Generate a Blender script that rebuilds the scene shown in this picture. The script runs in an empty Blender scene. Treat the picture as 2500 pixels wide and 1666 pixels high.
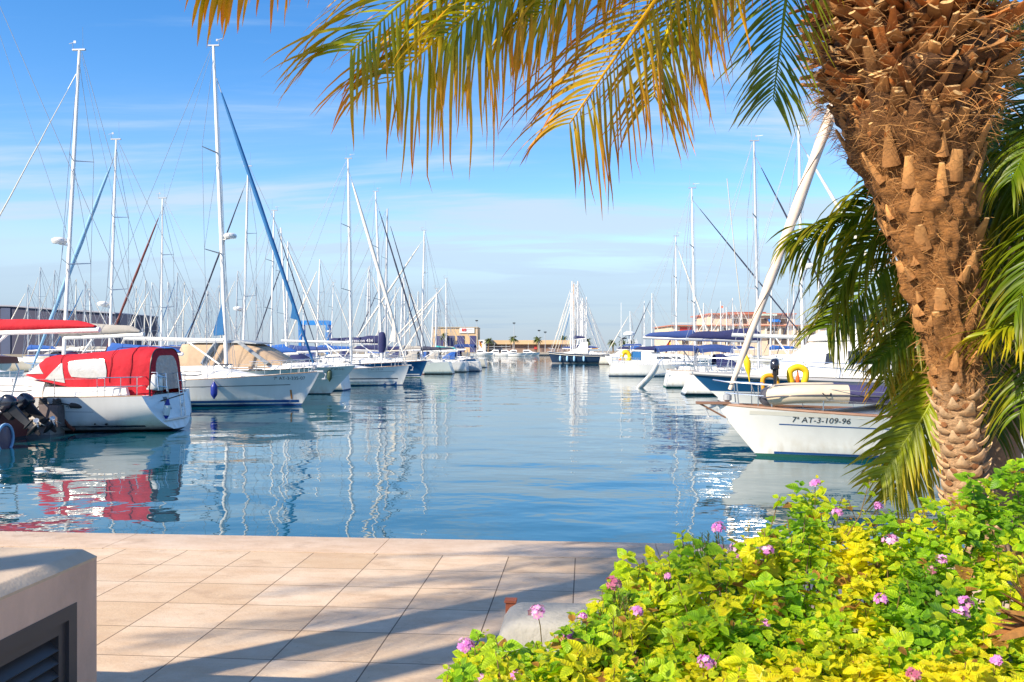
import bpy, bmesh, math, random
import numpy as np
from mathutils import Vector, Matrix, noise as mnoise
PI = math.pi
random.seed(7); NR = np.random.default_rng(11)
scn = bpy.context.scene
COL = scn.collection
# ------------------------------------------------------------------ camera, sky, sun, exposure
H, F, CX, HZ = 2.80, 2170.0, 1250.0, 848.0      # eye height above water; focal length, centre and horizon of the photograph in its pixels
cam = bpy.data.objects.new('camera', bpy.data.cameras.new('camera')); COL.objects.link(cam)
cam.location = (0, 0, H); cam.rotation_euler = (PI/2, 0, 0)
cam.data.sensor_width = 36; cam.data.lens = 36*F/2500; cam.data.shift_y = 15/2500
cam.data.clip_start = .05; cam.data.clip_end = 9000
scn.camera = cam
scn.view_settings.view_transform = 'Standard'; scn.view_settings.look = 'None'
scn.view_settings.exposure = 0.7; scn.view_settings.gamma = 1
scn.view_settings.use_curve_mapping = False
scn.cycles.max_bounces = 6; scn.cycles.transparent_max_bounces = 6
SUN_EL = math.radians(36); SUNV = Vector((-.80, -.60, 0)).normalized()   # horizontal direction TO the sun
sun = bpy.data.objects.new('sun', bpy.data.lights.new('sun', 'SUN')); COL.objects.link(sun)
sun.data.energy = 5.0; sun.data.angle = math.radians(.5); sun.data.color = (1, .87, .67)
sd = Vector((SUNV.x*math.cos(SUN_EL), SUNV.y*math.cos(SUN_EL), math.sin(SUN_EL)))
sun.rotation_euler = sd.to_track_quat('Z', 'Y').to_euler(); sun.location = sd*50
W = bpy.data.worlds.new('World'); scn.world = W; W.use_nodes = True
def world():
    nt = W.node_tree; N = nt.nodes; Lk = nt.links; N.clear()
    def nd(t, **k):
        n = N.new(t)
        for a, b in k.items(): setattr(n, a, b)
        return n
    out = nd('ShaderNodeOutputWorld'); bg = nd('ShaderNodeBackground'); bg.inputs[1].default_value = .125
    sky = nd('ShaderNodeTexSky', sky_type='NISHITA'); sky.sun_disc = False
    sky.sun_elevation = SUN_EL; sky.sun_rotation = math.atan2(SUNV.x, SUNV.y)
    sky.air_density = 1.0; sky.dust_density = .35; sky.ozone_density = 2.2; sky.altitude = 0
    hs = nd('ShaderNodeHueSaturation'); hs.inputs['Saturation'].default_value = 1.38; hs.inputs['Value'].default_value = 1.12
    tn = nd('ShaderNodeMixRGB', blend_type='MULTIPLY'); tn.inputs[0].default_value = 1; tn.inputs[2].default_value = (1.0, .96, 1.0, 1); Lk.new(sky.outputs[0], tn.inputs[1]); Lk.new(tn.outputs[0], hs.inputs['Color'])
    tc = nd('ShaderNodeTexCoord'); sp = nd('ShaderNodeSeparateXYZ'); Lk.new(tc.outputs['Generated'], sp.inputs[0])
    def mth(op, a, b=None, clamp=False):
        m = nd('ShaderNodeMath', operation=op, use_clamp=clamp)
        for i, v in enumerate((a, b)):
            if v is None: continue
            if isinstance(v, (int, float)): m.inputs[i].default_value = v
            else: Lk.new(v, m.inputs[i])
        return m.outputs[0]
    zc = mth('MAXIMUM', sp.outputs[2], .02)
    den = mth('ADD', zc, .10)
    cx = mth('DIVIDE', sp.outputs[0], den); cy = mth('DIVIDE', sp.outputs[1], den)
    cmb = nd('ShaderNodeCombineXYZ'); Lk.new(cx, cmb.inputs[0]); Lk.new(cy, cmb.inputs[1])
    def cloud(scale, stretch, lo, hi, det, off):
        mp = nd('ShaderNodeMapping'); mp.inputs['Scale'].default_value = (stretch, 1, 1); mp.inputs['Location'].default_value = off
        mp.inputs['Rotation'].default_value = (0, 0, .25)
        Lk.new(cmb.outputs[0], mp.inputs[0])
        nz = nd('ShaderNodeTexNoise'); nz.inputs['Scale'].default_value = scale; nz.inputs['Detail'].default_value = det; nz.inputs['Roughness'].default_value = .58
        nz.inputs['Distortion'].default_value = .5
        Lk.new(mp.outputs[0], nz.inputs['Vector'])
        mr = nd('ShaderNodeMapRange', interpolation_type='SMOOTHSTEP'); mr.inputs[1].default_value = lo; mr.inputs[2].default_value = hi
        Lk.new(nz.outputs[0], mr.inputs[0]); return mr.outputs[0]
    c1 = cloud(1.15, .32, .42, .72, 7, (3.2, 1.4, 0))
    c2 = cloud(2.3, .26, .51, .76, 8, (8.1, 2.0, 0))
    # a broad thin veil that thickens towards the horizon, its edge broken by the first cloud field
    el = nd('ShaderNodeMapRange', interpolation_type='SMOOTHSTEP'); el.inputs[1].default_value = .25; el.inputs[2].default_value = .125
    el2 = mth('ADD', zc, mth('MULTIPLY', mth('SUBTRACT', c1, .5), -.15)); Lk.new(el2, el.inputs[0])
    lowm = nd('ShaderNodeMapRange', interpolation_type='SMOOTHSTEP'); lowm.inputs[1].default_value = .09; lowm.inputs[2].default_value = .24; lowm.inputs[3].default_value = .12; Lk.new(zc, lowm.inputs[0])
    f = mth('ADD', mth('MULTIPLY', el.outputs[0], .86), mth('ADD', mth('MULTIPLY', mth('MULTIPLY', c1, lowm.outputs[0]), .26), mth('MULTIPLY', mth('MULTIPLY', c2, lowm.outputs[0]), .75)), True)
    f = mth('MINIMUM', f, .95)
    mix = nd('ShaderNodeMixRGB'); Lk.new(f, mix.inputs[0]); Lk.new(hs.outputs[0], mix.inputs[1]); 
    hz = nd('ShaderNodeMapRange', interpolation_type='SMOOTHSTEP'); hz.inputs[1].default_value = 0; hz.inputs[2].default_value = .13; Lk.new(sp.outputs[2], hz.inputs[0])
    vc = nd('ShaderNodeMixRGB'); Lk.new(hz.outputs[0], vc.inputs[0]); vc.inputs[1].default_value = (2.0, 2.75, 3.65, 1); vc.inputs[2].default_value = (3.10, 3.95, 4.85, 1)
    Lk.new(vc.outputs[0], mix.inputs[2])
    Lk.new(mix.outputs[0], bg.inputs[0]); Lk.new(bg.outputs[0], out.inputs[0])
world()
# ------------------------------------------------------------------ helpers
def P(px, py, d): return Vector(((px-CX)/F*d, d, H-(py-HZ)/F*d))
def D2(px, py): return Vector((px*1.0625, py*1.0625))
YAW = math.radians(4.74)
U = Vector((math.cos(YAW), -math.sin(YAW), 0)); Vv = Vector((math.sin(YAW), math.cos(YAW), 0))
def ss(a, b, x):
    t = min(1, max(0, (x-a)/(b-a))) if a != b else float(x >= b); return t*t*(3-2*t)
def lerp(a, b, t): return a+(b-a)*t
def interp(pts, x):
    if x <= pts[0][0]: return pts[0][1]
    for (a, b), (c, d) in zip(pts, pts[1:]):
        if x <= c: return b+(d-b)*(x-a)/(c-a)
    return pts[-1][1]
def spline(pts, n):
    pts = [Vector(p) for p in pts]; q = [2*pts[0]-pts[1]]+pts+[2*pts[-1]-pts[-2]]; out = []; m = len(pts)-1
    for i in range(n+1):
        s = i/n*m; k = min(int(s), m-1); t = s-k; a, b, c, d = q[k:k+4]
        out.append(.5*((2*b)+(c-a)*t+(2*a-5*b+4*c-d)*t*t+(3*b-a-3*c+d)*t**3))
    return out
def finish(me, mats, smooth=35):
    for m in mats if isinstance(mats, (list, tuple)) else [mats]: me.materials.append(m)
    if smooth:
        me.polygons.foreach_set('use_smooth', [True]*len(me.polygons))
        if smooth < 180: me.set_sharp_from_angle(angle=math.radians(smooth))
    me.update()
class MB:
    def __init__(s): s.v = []; s.f = []; s.m = []
    def add(s, vs, fs, mi=0):
        o = len(s.v); s.v += [tuple(v) for v in vs]
        for k, f in enumerate(fs):
            s.f.append([i+o for i in f]); s.m.append(mi if isinstance(mi, int) else mi[k])
        return s
    def box(s, c, d, mi=0, rz=0, top=(1, 1), M=None):
        x, y, z = d[0]/2, d[1]/2, d[2]/2; R = Matrix.Rotation(rz, 3, 'Z')
        vs = []
        for k, (a, b) in enumerate(((1, 1), top)):
            for sx, sy in ((-1, -1), (1, -1), (1, 1), (-1, 1)):
                p = R @ Vector((sx*x*a, sy*y*b, (-z, z)[k]))
                if M: p = M @ p
                vs.append(Vector(c)+p)
        return s.add(vs, [(3, 2, 1, 0), (4, 5, 6, 7), (0, 1, 5, 4), (1, 2, 6, 5), (2, 3, 7, 6), (3, 0, 4, 7)], mi)
    def loft(s, rings, closed=True, caps=(True, True), mi=0):
        n = len(rings[0]); vs = [p for r in rings for p in r]; fs = []; ms = []
        for i in range(len(rings)-1):
            for j in range(n if closed else n-1):
                k = (j+1) % n
                fs.append((i*n+j, i*n+k, (i+1)*n+k, (i+1)*n+j)); ms.append(mi(i, j) if callable(mi) else mi)
        c0 = mi if isinstance(mi, int) else 0
        if closed and caps[0]: fs.append(tuple(range(n))[::-1]); ms.append(c0)
        if closed and caps[1]: fs.append(tuple(range((len(rings)-1)*n, len(rings)*n))); ms.append(c0)
        return s.add(vs, fs, ms)
    def tube(s, pts, r, n=8, mi=0, caps=True, flat=1.0):
        pts = [Vector(p) for p in pts]; m = len(pts); rings = []; X = None
        for i, p in enumerate(pts):
            t = (pts[min(i+1, m-1)]-pts[max(i-1, 0)])
            t = t.normalized() if t.length > 1e-9 else Vector((0, 0, 1))
            if X is None: X = t.orthogonal().normalized() if abs(t.z) < .9 else Vector((1, 0, 0))
            X = X-t*X.dot(t); X = X.normalized() if X.length > 1e-6 else t.orthogonal().normalized()
            Y = t.cross(X); rr = r[i] if isinstance(r, (list, tuple)) else r
            rings.append([p+X*(rr*math.cos(2*PI*k/n))+Y*(rr*flat*math.sin(2*PI*k/n)) for k in range(n)])
        return s.loft(rings, True, (caps, caps), mi)
    def lathe(s, prof, n=16, c=(0, 0, 0), mi=0, M=None):
        rings = []
        for r, z in prof:
            ring = []
            for k in range(n):
                p = Vector((r*math.cos(2*PI*k/n), r*math.sin(2*PI*k/n), z))
                ring.append(Vector(c)+(M @ p if M else p))
            rings.append(ring)
        return s.loft(rings, True, (True, True), mi)
    def ell(s, c, r, nu=14, nv=8, mi=0, M=None):
        return s.lathe2(c, r, nu, nv, mi, M)
    def lathe2(s, c, r, nu, nv, mi, M):
        rings = []
        for i in range(nv+1):
            a = -PI/2+PI*i/nv; ca = max(math.cos(a), .02)
            ring = []
            for k in range(nu):
                p = Vector((r[0]*ca*math.cos(2*PI*k/nu), r[1]*ca*math.sin(2*PI*k/nu), r[2]*math.sin(a)))
                ring.append(Vector(c)+(M @ p if M else p))
            rings.append(ring)
        return s.loft(rings, True, (True, True), mi)
    def build(s, name, mats, parent=None, smooth=35):
        me = bpy.data.meshes.new(name); me.from_pydata(s.v, [], s.f)
        if any(s.m): me.polygons.foreach_set('material_index', s.m)
        finish(me, mats, smooth)
        o = bpy.data.objects.new(name, me); COL.objects.link(o)
        if parent is not None: o.parent = parent
        return o
def npmesh(name, V, Fq, mats, col=None, parent=None, smooth=180, fm=None):
    me = bpy.data.meshes.new(name)
    V = np.asarray(V, dtype=np.float32); Fq = np.asarray(Fq, dtype=np.int32); nf, k = Fq.shape
    me.vertices.add(len(V)); me.vertices.foreach_set('co', V.ravel())
    me.loops.add(nf*k); me.loops.foreach_set('vertex_index', Fq.ravel())
    me.polygons.add(nf); me.polygons.foreach_set('loop_start', np.arange(0, nf*k, k, dtype=np.int32))
    if fm is not None: me.polygons.foreach_set('material_index', np.asarray(fm, dtype=np.int32))
    me.update(calc_edges=True); me.validate()
    if col is not None:
        a = me.color_attributes.new('Col', 'FLOAT_COLOR', 'POINT')
        c = np.ones((len(V), 4), dtype=np.float32); c[:, :3] = col; a.data.foreach_set('color', c.ravel())
    finish(me, mats, smooth)
    o = bpy.data.objects.new(name, me); COL.objects.link(o)
    if parent is not None: o.parent = parent
    return o
def tag(o, label=None, cat=None, group=None, kind=None):
    for k, v in (('label', label), ('category', cat), ('group', group), ('kind', kind)):
        if v: o[k] = v
    return o
def empty(name, loc, rz=0, label=None, cat=None, group=None):
    o = bpy.data.objects.new(name, None); COL.objects.link(o); o.location = loc; o.rotation_euler = (0, 0, rz)
    o.empty_display_size = .2
    return tag(o, label, cat, group)
# ------------------------------------------------------------------ materials
MATS = {}
def mat(name, col, rough=.5, metal=0, var=.0, vscale=3, bump=0, bscale=20, coat=0, streak=0, spec=None, alpha=1, var2=None, attr=False, trans=0):
    if name in MATS: return MATS[name]
    m = bpy.data.materials.new(name); m.use_nodes = True; nt = m.node_tree; N = nt.nodes; L = nt.links
    b = N['Principled BSDF']; b.inputs['Roughness'].default_value = rough; b.inputs['Metallic'].default_value = metal
    b.inputs['Base Color'].default_value = (*col, 1)
    if spec is not None: b.inputs['Specular IOR Level'].default_value = spec
    if coat: b.inputs['Coat Weight'].default_value = coat; b.inputs['Coat Roughness'].default_value = .08
    if alpha < 1: b.inputs['Alpha'].default_value = alpha
    tc = N.new('ShaderNodeTexCoord'); src = None
    if attr:
        at = N.new('ShaderNodeAttribute'); at.attribute_name = 'Col'; src = at.outputs['Color']
    if var:
        nz = N.new('ShaderNodeTexNoise'); nz.inputs['Scale'].default_value = vscale; nz.inputs['Detail'].default_value = 6; nz.inputs['Roughness'].default_value = .6
        if streak:
            mp = N.new('ShaderNodeMapping'); mp.inputs['Scale'].default_value = (1, 1, 1/streak); L.new(tc.outputs['Object'], mp.inputs[0]); L.new(mp.outputs[0], nz.inputs['Vector'])
        else: L.new(tc.outputs['Object'], nz.inputs['Vector'])
        mr = N.new('ShaderNodeMapRange'); mr.inputs[1].default_value = .25; mr.inputs[2].default_value = .75
        mr.inputs[3].default_value = 1-var; mr.inputs[4].default_value = 1+var*.6; L.new(nz.outputs[0], mr.inputs[0])
        if var2 is not None:
            mr.inputs[3].default_value = 0; mr.inputs[4].default_value = 1
            mx = N.new('ShaderNodeMixRGB'); mx.inputs[1].default_value = (*col, 1); mx.inputs[2].default_value = (*var2, 1); L.new(mr.outputs[0], mx.inputs[0])
        else:
            mx = N.new('ShaderNodeMixRGB'); mx.blend_type = 'MULTIPLY'; mx.inputs[0].default_value = 1; mx.inputs[1].default_value = (*col, 1)
            if src is not None: L.new(src, mx.inputs[1])
            L.new(mr.outputs[0], mx.inputs[2])
        src = mx.outputs[0]
    if src is not None: L.new(src, b.inputs['Base Color'])
    if bump:
        n2 = N.new('ShaderNodeTexNoise'); n2.inputs['Scale'].default_value = bscale; n2.inputs['Detail'].default_value = 5
        L.new(tc.outputs['Object'], n2.inputs['Vector'])
        bp = N.new('ShaderNodeBump'); bp.inputs['Strength'].default_value = 1; bp.inputs['Distance'].default_value = bump
        L.new(n2.outputs[0], bp.inputs['Height']); L.new(bp.outputs[0], b.inputs['Normal'])
    if trans:
        tr = N.new('ShaderNodeBsdfTranslucent'); ms = N.new('ShaderNodeMixShader'); ms.inputs[0].default_value = trans
        if src is not None:
            g = N.new('ShaderNodeMixRGB'); g.blend_type = 'MULTIPLY'; g.inputs[0].default_value = 1; g.inputs[2].default_value = (1.5, 1.45, .7, 1); L.new(src, g.inputs[1]); L.new(g.outputs[0], tr.inputs[0])
        o = N['Material Output']; L.new(b.outputs[0], ms.inputs[1]); L.new(tr.outputs[0], ms.inputs[2]); L.new(ms.outputs[0], o.inputs[0])
    MATS[name] = m; return m
GEL = mat('white_gelcoat', (.80, .79, .76), .28, coat=.4, var=.10, vscale=1.3, streak=5)
def waterline_grime(m, col=(.42, .33, .19), top=.62, amt=.55):
    nt = m.node_tree; N = nt.nodes; L = nt.links; b = N['Principled BSDF']; src = b.inputs['Base Color'].links[0].from_socket
    tc = N.new('ShaderNodeTexCoord'); sp = N.new('ShaderNodeSeparateXYZ'); L.new(tc.outputs['Object'], sp.inputs[0])
    mp = N.new('ShaderNodeMapping'); mp.inputs['Scale'].default_value = (2.2, 2.2, .5); L.new(tc.outputs['Object'], mp.inputs[0])
    nz = N.new('ShaderNodeTexNoise'); nz.inputs['Scale'].default_value = 2.5; nz.inputs['Detail'].default_value = 7; L.new(mp.outputs[0], nz.inputs['Vector'])
    r1 = N.new('ShaderNodeMapRange'); r1.inputs[1].default_value = top; r1.inputs[2].default_value = .08; L.new(sp.outputs[2], r1.inputs[0])
    r2 = N.new('ShaderNodeMapRange'); r2.inputs[1].default_value = .42; r2.inputs[2].default_value = .72; r2.inputs[4].default_value = amt; L.new(nz.outputs[0], r2.inputs[0])
    f = N.new('ShaderNodeMath'); f.operation = 'MULTIPLY'; L.new(r1.outputs[0], f.inputs[0]); L.new(r2.outputs[0], f.inputs[1])
    mx = N.new('ShaderNodeMixRGB'); L.new(f.outputs[0], mx.inputs[0]); L.new(src, mx.inputs[1]); mx.inputs[2].default_value = (*col, 1); L.new(mx.outputs[0], b.inputs['Base Color'])
GEL2 = mat('cream_gelcoat', (.74, .70, .61), .3, coat=.3, var=.07, vscale=1.6, streak=5)
GELG = mat('grey_green_gelcoat', (.60, .66, .62), .25, coat=.5, var=.05, vscale=1)
waterline_grime(GEL); waterline_grime(GELG); waterline_grime(GEL2)
DECK = mat('white_deck', (.80, .78, .74), .5, var=.08, vscale=2.5)
TEAK = mat('teak', (.34, .20, .11), .6, var=.25, vscale=6, streak=.2)
NAVY = mat('navy_hull_paint', (.018, .035, .075), .2, coat=.6, var=.15, vscale=2)
BLUEH = mat('blue_hull_paint', (.015, .085, .21), .18, coat=.7, var=.1, vscale=2)
BLUEB = mat('blue_boot_stripe', (.02, .09, .28), .35)
ANTIF = mat('dark_antifouling', (.02, .03, .04), .7, var=.3)
ANTIB = mat('blue_antifouling', (.015, .06, .17), .7, var=.25)
ANTIR = mat('red_antifouling', (.16, .03, .025), .7, var=.25)
ANTIG = mat('green_antifouling', (.012, .10, .075), .7, var=.25)
ALU = mat('white_painted_spar', (.80, .80, .78), .3, var=.04, vscale=1)
ALUG = mat('anodised_spar', (.60, .61, .62), .35, metal=.35, var=.05, vscale=1)
STEEL = mat('stainless_steel', (.72, .72, .72), .22, metal=.9)
WIRE = mat('rigging_wire', (.42, .43, .45), .4, metal=.3)
BLACK = mat('black_plastic', (.015, .015, .018), .35)
DGLASS = mat('dark_window', (.03, .03, .035), .08, spec=.8)
GLASSG = mat('green_tinted_window', (.25, .36, .30), .08, spec=.8)
REDC = mat('red_canvas', (.50, .006, .020), .85, var=.22, vscale=3, bump=.035, bscale=3.5)
BLUEC = mat('blue_canvas', (.012, .09, .36), .8, var=.15, vscale=4, bump=.01, bscale=7)
NAVYC = mat('navy_canvas', (.016, .022, .10), .8, var=.2, vscale=4, bump=.012, bscale=6)
ROYC = mat('royal_blue_canvas', (.025, .06, .22), .8, var=.15, vscale=4, bump=.01, bscale=7)
BEIC = mat('beige_canvas', (.50, .36, .24), .85, var=.15, vscale=2.5, bump=.02, bscale=3)
GREYC = mat('grey_canvas', (.36, .34, .31), .85, var=.15, vscale=3, bump=.012, bscale=6)
TEALC = mat('turquoise_canvas', (.03, .42, .42), .8, var=.15)
WHITEC = mat('white_sailcloth', (.78, .72, .63), .8, var=.06, vscale=2, bump=.01, bscale=5)
PINKC = mat('furled_cream_sail', (.72, .58, .47), .75, var=.08, vscale=2, streak=4, bump=.012, bscale=4)
BLUES = mat('blue_sail_strip', (.01, .13, .34), .7, var=.1)
BROWNS = mat('maroon_sail_strip', (.16, .04, .035), .7)
DARKS = mat('dark_sail_strip', (.03, .035, .07), .7)
CLEARV = mat('clear_vinyl', (.52, .51, .49), .12, spec=.8, var=.12, vscale=5, bump=.02, bscale=5)
GREYV = mat('grey_vinyl', (.22, .22, .24), .2, spec=.7, var=.2, vscale=5, bump=.02, bscale=6)
ROPE = mat('dark_rope', (.06, .05, .045), .9)
ROPEW = mat('pale_rope', (.55, .50, .42), .9)
YELL = mat('yellow_foam', (.80, .52, .004), .6, var=.06, vscale=4)
ORAN = mat('orange_plastic', (.80, .12, .01), .5)
FBLUE = mat('blue_fender', (.012, .03, .26), .4)
FWHITE = mat('white_fender', (.75, .75, .70), .4)
FGREEN = mat('dark_green_fender', (.06, .09, .05), .5)
LETTER = mat('black_lettering', (.03, .03, .035), .5)
LETTERG = mat('grey_lettering', (.32, .33, .34), .5)
LETTERW = mat('white_lettering', (.80, .80, .80), .5)
LETTERB = mat('blue_lettering', (.02, .06, .22), .5)
WOODP = mat('weathered_timber', (.20, .155, .12), .85, var=.3, vscale=5, streak=.3)
CONC = mat('pier_concrete', (.36, .34, .31), .9, var=.2, vscale=2)
def text_mesh(txt, size, ext=0.0):
    cu = bpy.data.curves.new('lettering', 'FONT'); cu.body = txt; cu.size = size; cu.extrude = ext; cu.align_x = 'LEFT'; cu.resolution_u = 3
    o = bpy.data.objects.new('lettering', cu); COL.objects.link(o)
    dg = bpy.context.evaluated_depsgraph_get(); me = o.evaluated_get(dg).to_mesh()
    vs = [v.co.copy() for v in me.vertices]; fs = [list(p.vertices) for p in me.polygons]
    o.evaluated_get(dg).to_mesh_clear(); bpy.data.objects.remove(o); bpy.data.curves.remove(cu)
    return vs, fs
# ------------------------------------------------------------------ water
def make_water():
    m = bpy.data.materials.new('harbour_water'); m.use_nodes = True; nt = m.node_tree; N = nt.nodes; L = nt.links
    b = N['Principled BSDF']; b.inputs['Base Color'].default_value = (.002, .062, .088, 1); b.inputs['Roughness'].default_value = .015
    b.inputs['IOR'].default_value = 1.62; b.inputs['Specular Tint'].default_value = (.66, .87, 1, 1)
    tc = N.new('ShaderNodeTexCoord')
    def nz(scale, det, off, sx=1):
        mp = N.new('ShaderNodeMapping'); mp.inputs['Location'].default_value = off; mp.inputs['Scale'].default_value = (sx, 1, 1); mp.inputs['Rotation'].default_value = (0, 0, .3)
        L.new(tc.outputs['Object'], mp.inputs[0])
        n = N.new('ShaderNodeTexNoise'); n.inputs['Scale'].default_value = scale; n.inputs['Detail'].default_value = det; n.inputs['Roughness'].default_value = .45
        L.new(mp.outputs[0], n.inputs['Vector']); return n.outputs[0]
    def mul(a, k):
        q = N.new('ShaderNodeMath'); q.operation = 'MULTIPLY'; L.new(a, q.inputs[0])
        if isinstance(k, (int, float)): q.inputs[1].default_value = k
        else: L.new(k, q.inputs[1])
        return q.outputs[0]
    def add(a, c):
        q = N.new('ShaderNodeMath'); q.operation = 'ADD'; L.new(a, q.inputs[0]); L.new(c, q.inputs[1]); return q.outputs[0]
    gust = N.new('ShaderNodeMapRange'); gust.inputs[1].default_value = .35; gust.inputs[2].default_value = .68; gust.inputs[3].default_value = .45; gust.inputs[4].default_value = 1.5
    L.new(nz(.09, 3, (3, 1, 0), .6), gust.inputs[0])
    h = add(add(mul(nz(.42, 1, (0, 0, 0), .8),   .072), mul(nz(1.25, 2, (5, 3, 0), .75), .016)), mul(mul(nz(3.4, 2, (9, 2, 0), .8), .0034), gust.outputs[0]))
    bp = N.new('ShaderNodeBump'); bp.inputs['Strength'].default_value = 1; bp.inputs['Distance'].default_value = WAVE
    L.new(h, bp.inputs['Height']); L.new(bp.outputs[0], b.inputs['Normal'])
    mb = MB(); mb.add([(-2500, 7.6, 0), (2500, 7.6, 0), (2500, 7000, 0), (-2500, 7000, 0)], [(0, 1, 2, 3)])
    tag(mb.build('water', m, None, 0), kind='structure')
WAVE = .75
make_water()
# ------------------------------------------------------------------ quay
QZ = 1.05; Q0 = Vector((0, 8.05, QZ))
def q2w(u, v, z=0): return Q0+U*u+Vv*v+Vector((0, 0, z))
def tile_mat(name, brick=True):
    m = bpy.data.materials.new(name); m.use_nodes = True; nt = m.node_tree; N = nt.nodes; L = nt.links
    b = N['Principled BSDF']; b.inputs['Roughness'].default_value = .75; b.inputs['Specular IOR Level'].default_value = .3
    tc = N.new('ShaderNodeTexCoord')
    def noise(sc, det, scale=(1, 1, 1), lo=.3, hi=.7, a=0, c=1):
        mp = N.new('ShaderNodeMapping'); mp.inputs['Scale'].default_value = scale; L.new(tc.outputs['Object'], mp.inputs[0])
        n = N.new('ShaderNodeTexNoise'); n.inputs['Scale'].default_value = sc; n.inputs['Detail'].default_value = det; n.inputs['Roughness'].default_value = .65; L.new(mp.outputs[0], n.inputs['Vector'])
        r = N.new('ShaderNodeMapRange'); r.inputs[1].default_value = lo; r.inputs[2].default_value = hi; r.inputs[3].default_value = a; r.inputs[4].default_value = c; L.new(n.outputs[0], r.inputs[0]); return r.outputs[0]
    def mix(f, a, c, bt='MIX'):
        x = N.new('ShaderNodeMixRGB'); x.blend_type = bt
        for i, v in enumerate((f, a, c)):
            if isinstance(v, (int, float)): x.inputs[i].default_value = v
            elif isinstance(v, tuple): x.inputs[i].default_value = (*v, 1)
            else: L.new(v, x.inputs[i])
        return x.outputs[0]
    if brick:
        mp = N.new('ShaderNodeMapping'); mp.inputs['Location'].default_value = (-.027+.003+5.55, .62+.003+20.4, 0); L.new(tc.outputs['Object'], mp.inputs[0])
        br = N.new('ShaderNodeTexBrick'); br.offset = 0; br.squash = 1; br.inputs['Scale'].default_value = 1; br.inputs['Mortar Size'].default_value = .0045; br.inputs['Mortar Smooth'].default_value = .3; br.inputs['Bias'].default_value = 0
        br.inputs['Brick Width'].default_value = .555; br.inputs['Row Height'].default_value = .51
        br.inputs['Color1'].default_value = (.70, .545, .405, 1); br.inputs['Color2'].default_value = (.58, .42, .275, 1); br.inputs['Mortar'].default_value = (.14, .09, .06, 1)
        L.new(mp.outputs[0], br.inputs['Vector']); base = br.outputs['Color']
    else: base = mix(noise(1.2, 4), (.66, .49, .36), (.70, .54, .41))
    c = mix(noise(1.7, 6, (1, 2.6, 1), .42, .70, 0, .8), base, (.53, .36, .23))
    c = mix(noise(.8, 5, (1, 1.4, 1), .48, .75, 0, .6), c, (.68, .58, .48))
    c = mix(noise(9, 8, (1, 1, 1), .3, .7, 0, 1), mix(1, c, (.90, .89, .87), 'MULTIPLY'), c)
    c = mix(noise(45, 3, (1, 1, 1), .62, .70, 0, .35), c, (.22, .15, .10))
    c = mix(noise(2.6, 7, (1, 1.3, 1), .56, .66, 0, .42), c, (.36, .24, .16))
    if brick:
        c = mix(br.outputs['Fac'], c, (.13, .085, .055))
    L.new(c, b.inputs['Base Color'])
    bp = N.new('ShaderNodeBump'); bp.inputs['Distance'].default_value = .0012; L.new(noise(40, 3), bp.inputs['Height'])
    L.new(bp.outputs[0], b.inputs['Normal'])
    return m
TILE = tile_mat('sandstone_paving'); COPE = tile_mat('coping_stone', False)
mb = MB(); mb.add([(-40, -40, 0), (40, -40, 0), (40, -.624, 0), (-40, -.624, 0)], [(0, 1, 2, 3)])
pv = tag(mb.build('pavement', TILE, None, 0), kind='structure'); pv.location = Q0; pv.rotation_euler = (0, 0, -YAW)
mb = MB()
for k in range(-14, 15):                        # coping stones with thin open joints, eased front edge
    a, c = 1.28+k*2.4+.003, 1.28+(k+1)*2.4-.003
    prof = [(-.618, -.3), (-.618, .004), (-.02, .004), (-.006, -.002), (0, -.016), (0, -.3)]
    mb.loft([[Vector((a, v, z)) for v, z in prof], [Vector((c, v, z)) for v, z in prof]], True, (True, True))
cp = tag(mb.build('coping_kerb', COPE, None, 30), kind='structure'); cp.location = Q0; cp.rotation_euler = (0, 0, -YAW)
mb = MB(); mb.box((0, -20.05, -1.36), (80, 39.9, 2.7))
qw = tag(mb.build('quay_wall', CONC, None, 0), kind='structure'); qw.location = Q0; qw.rotation_euler = (0, 0, -YAW)
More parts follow.
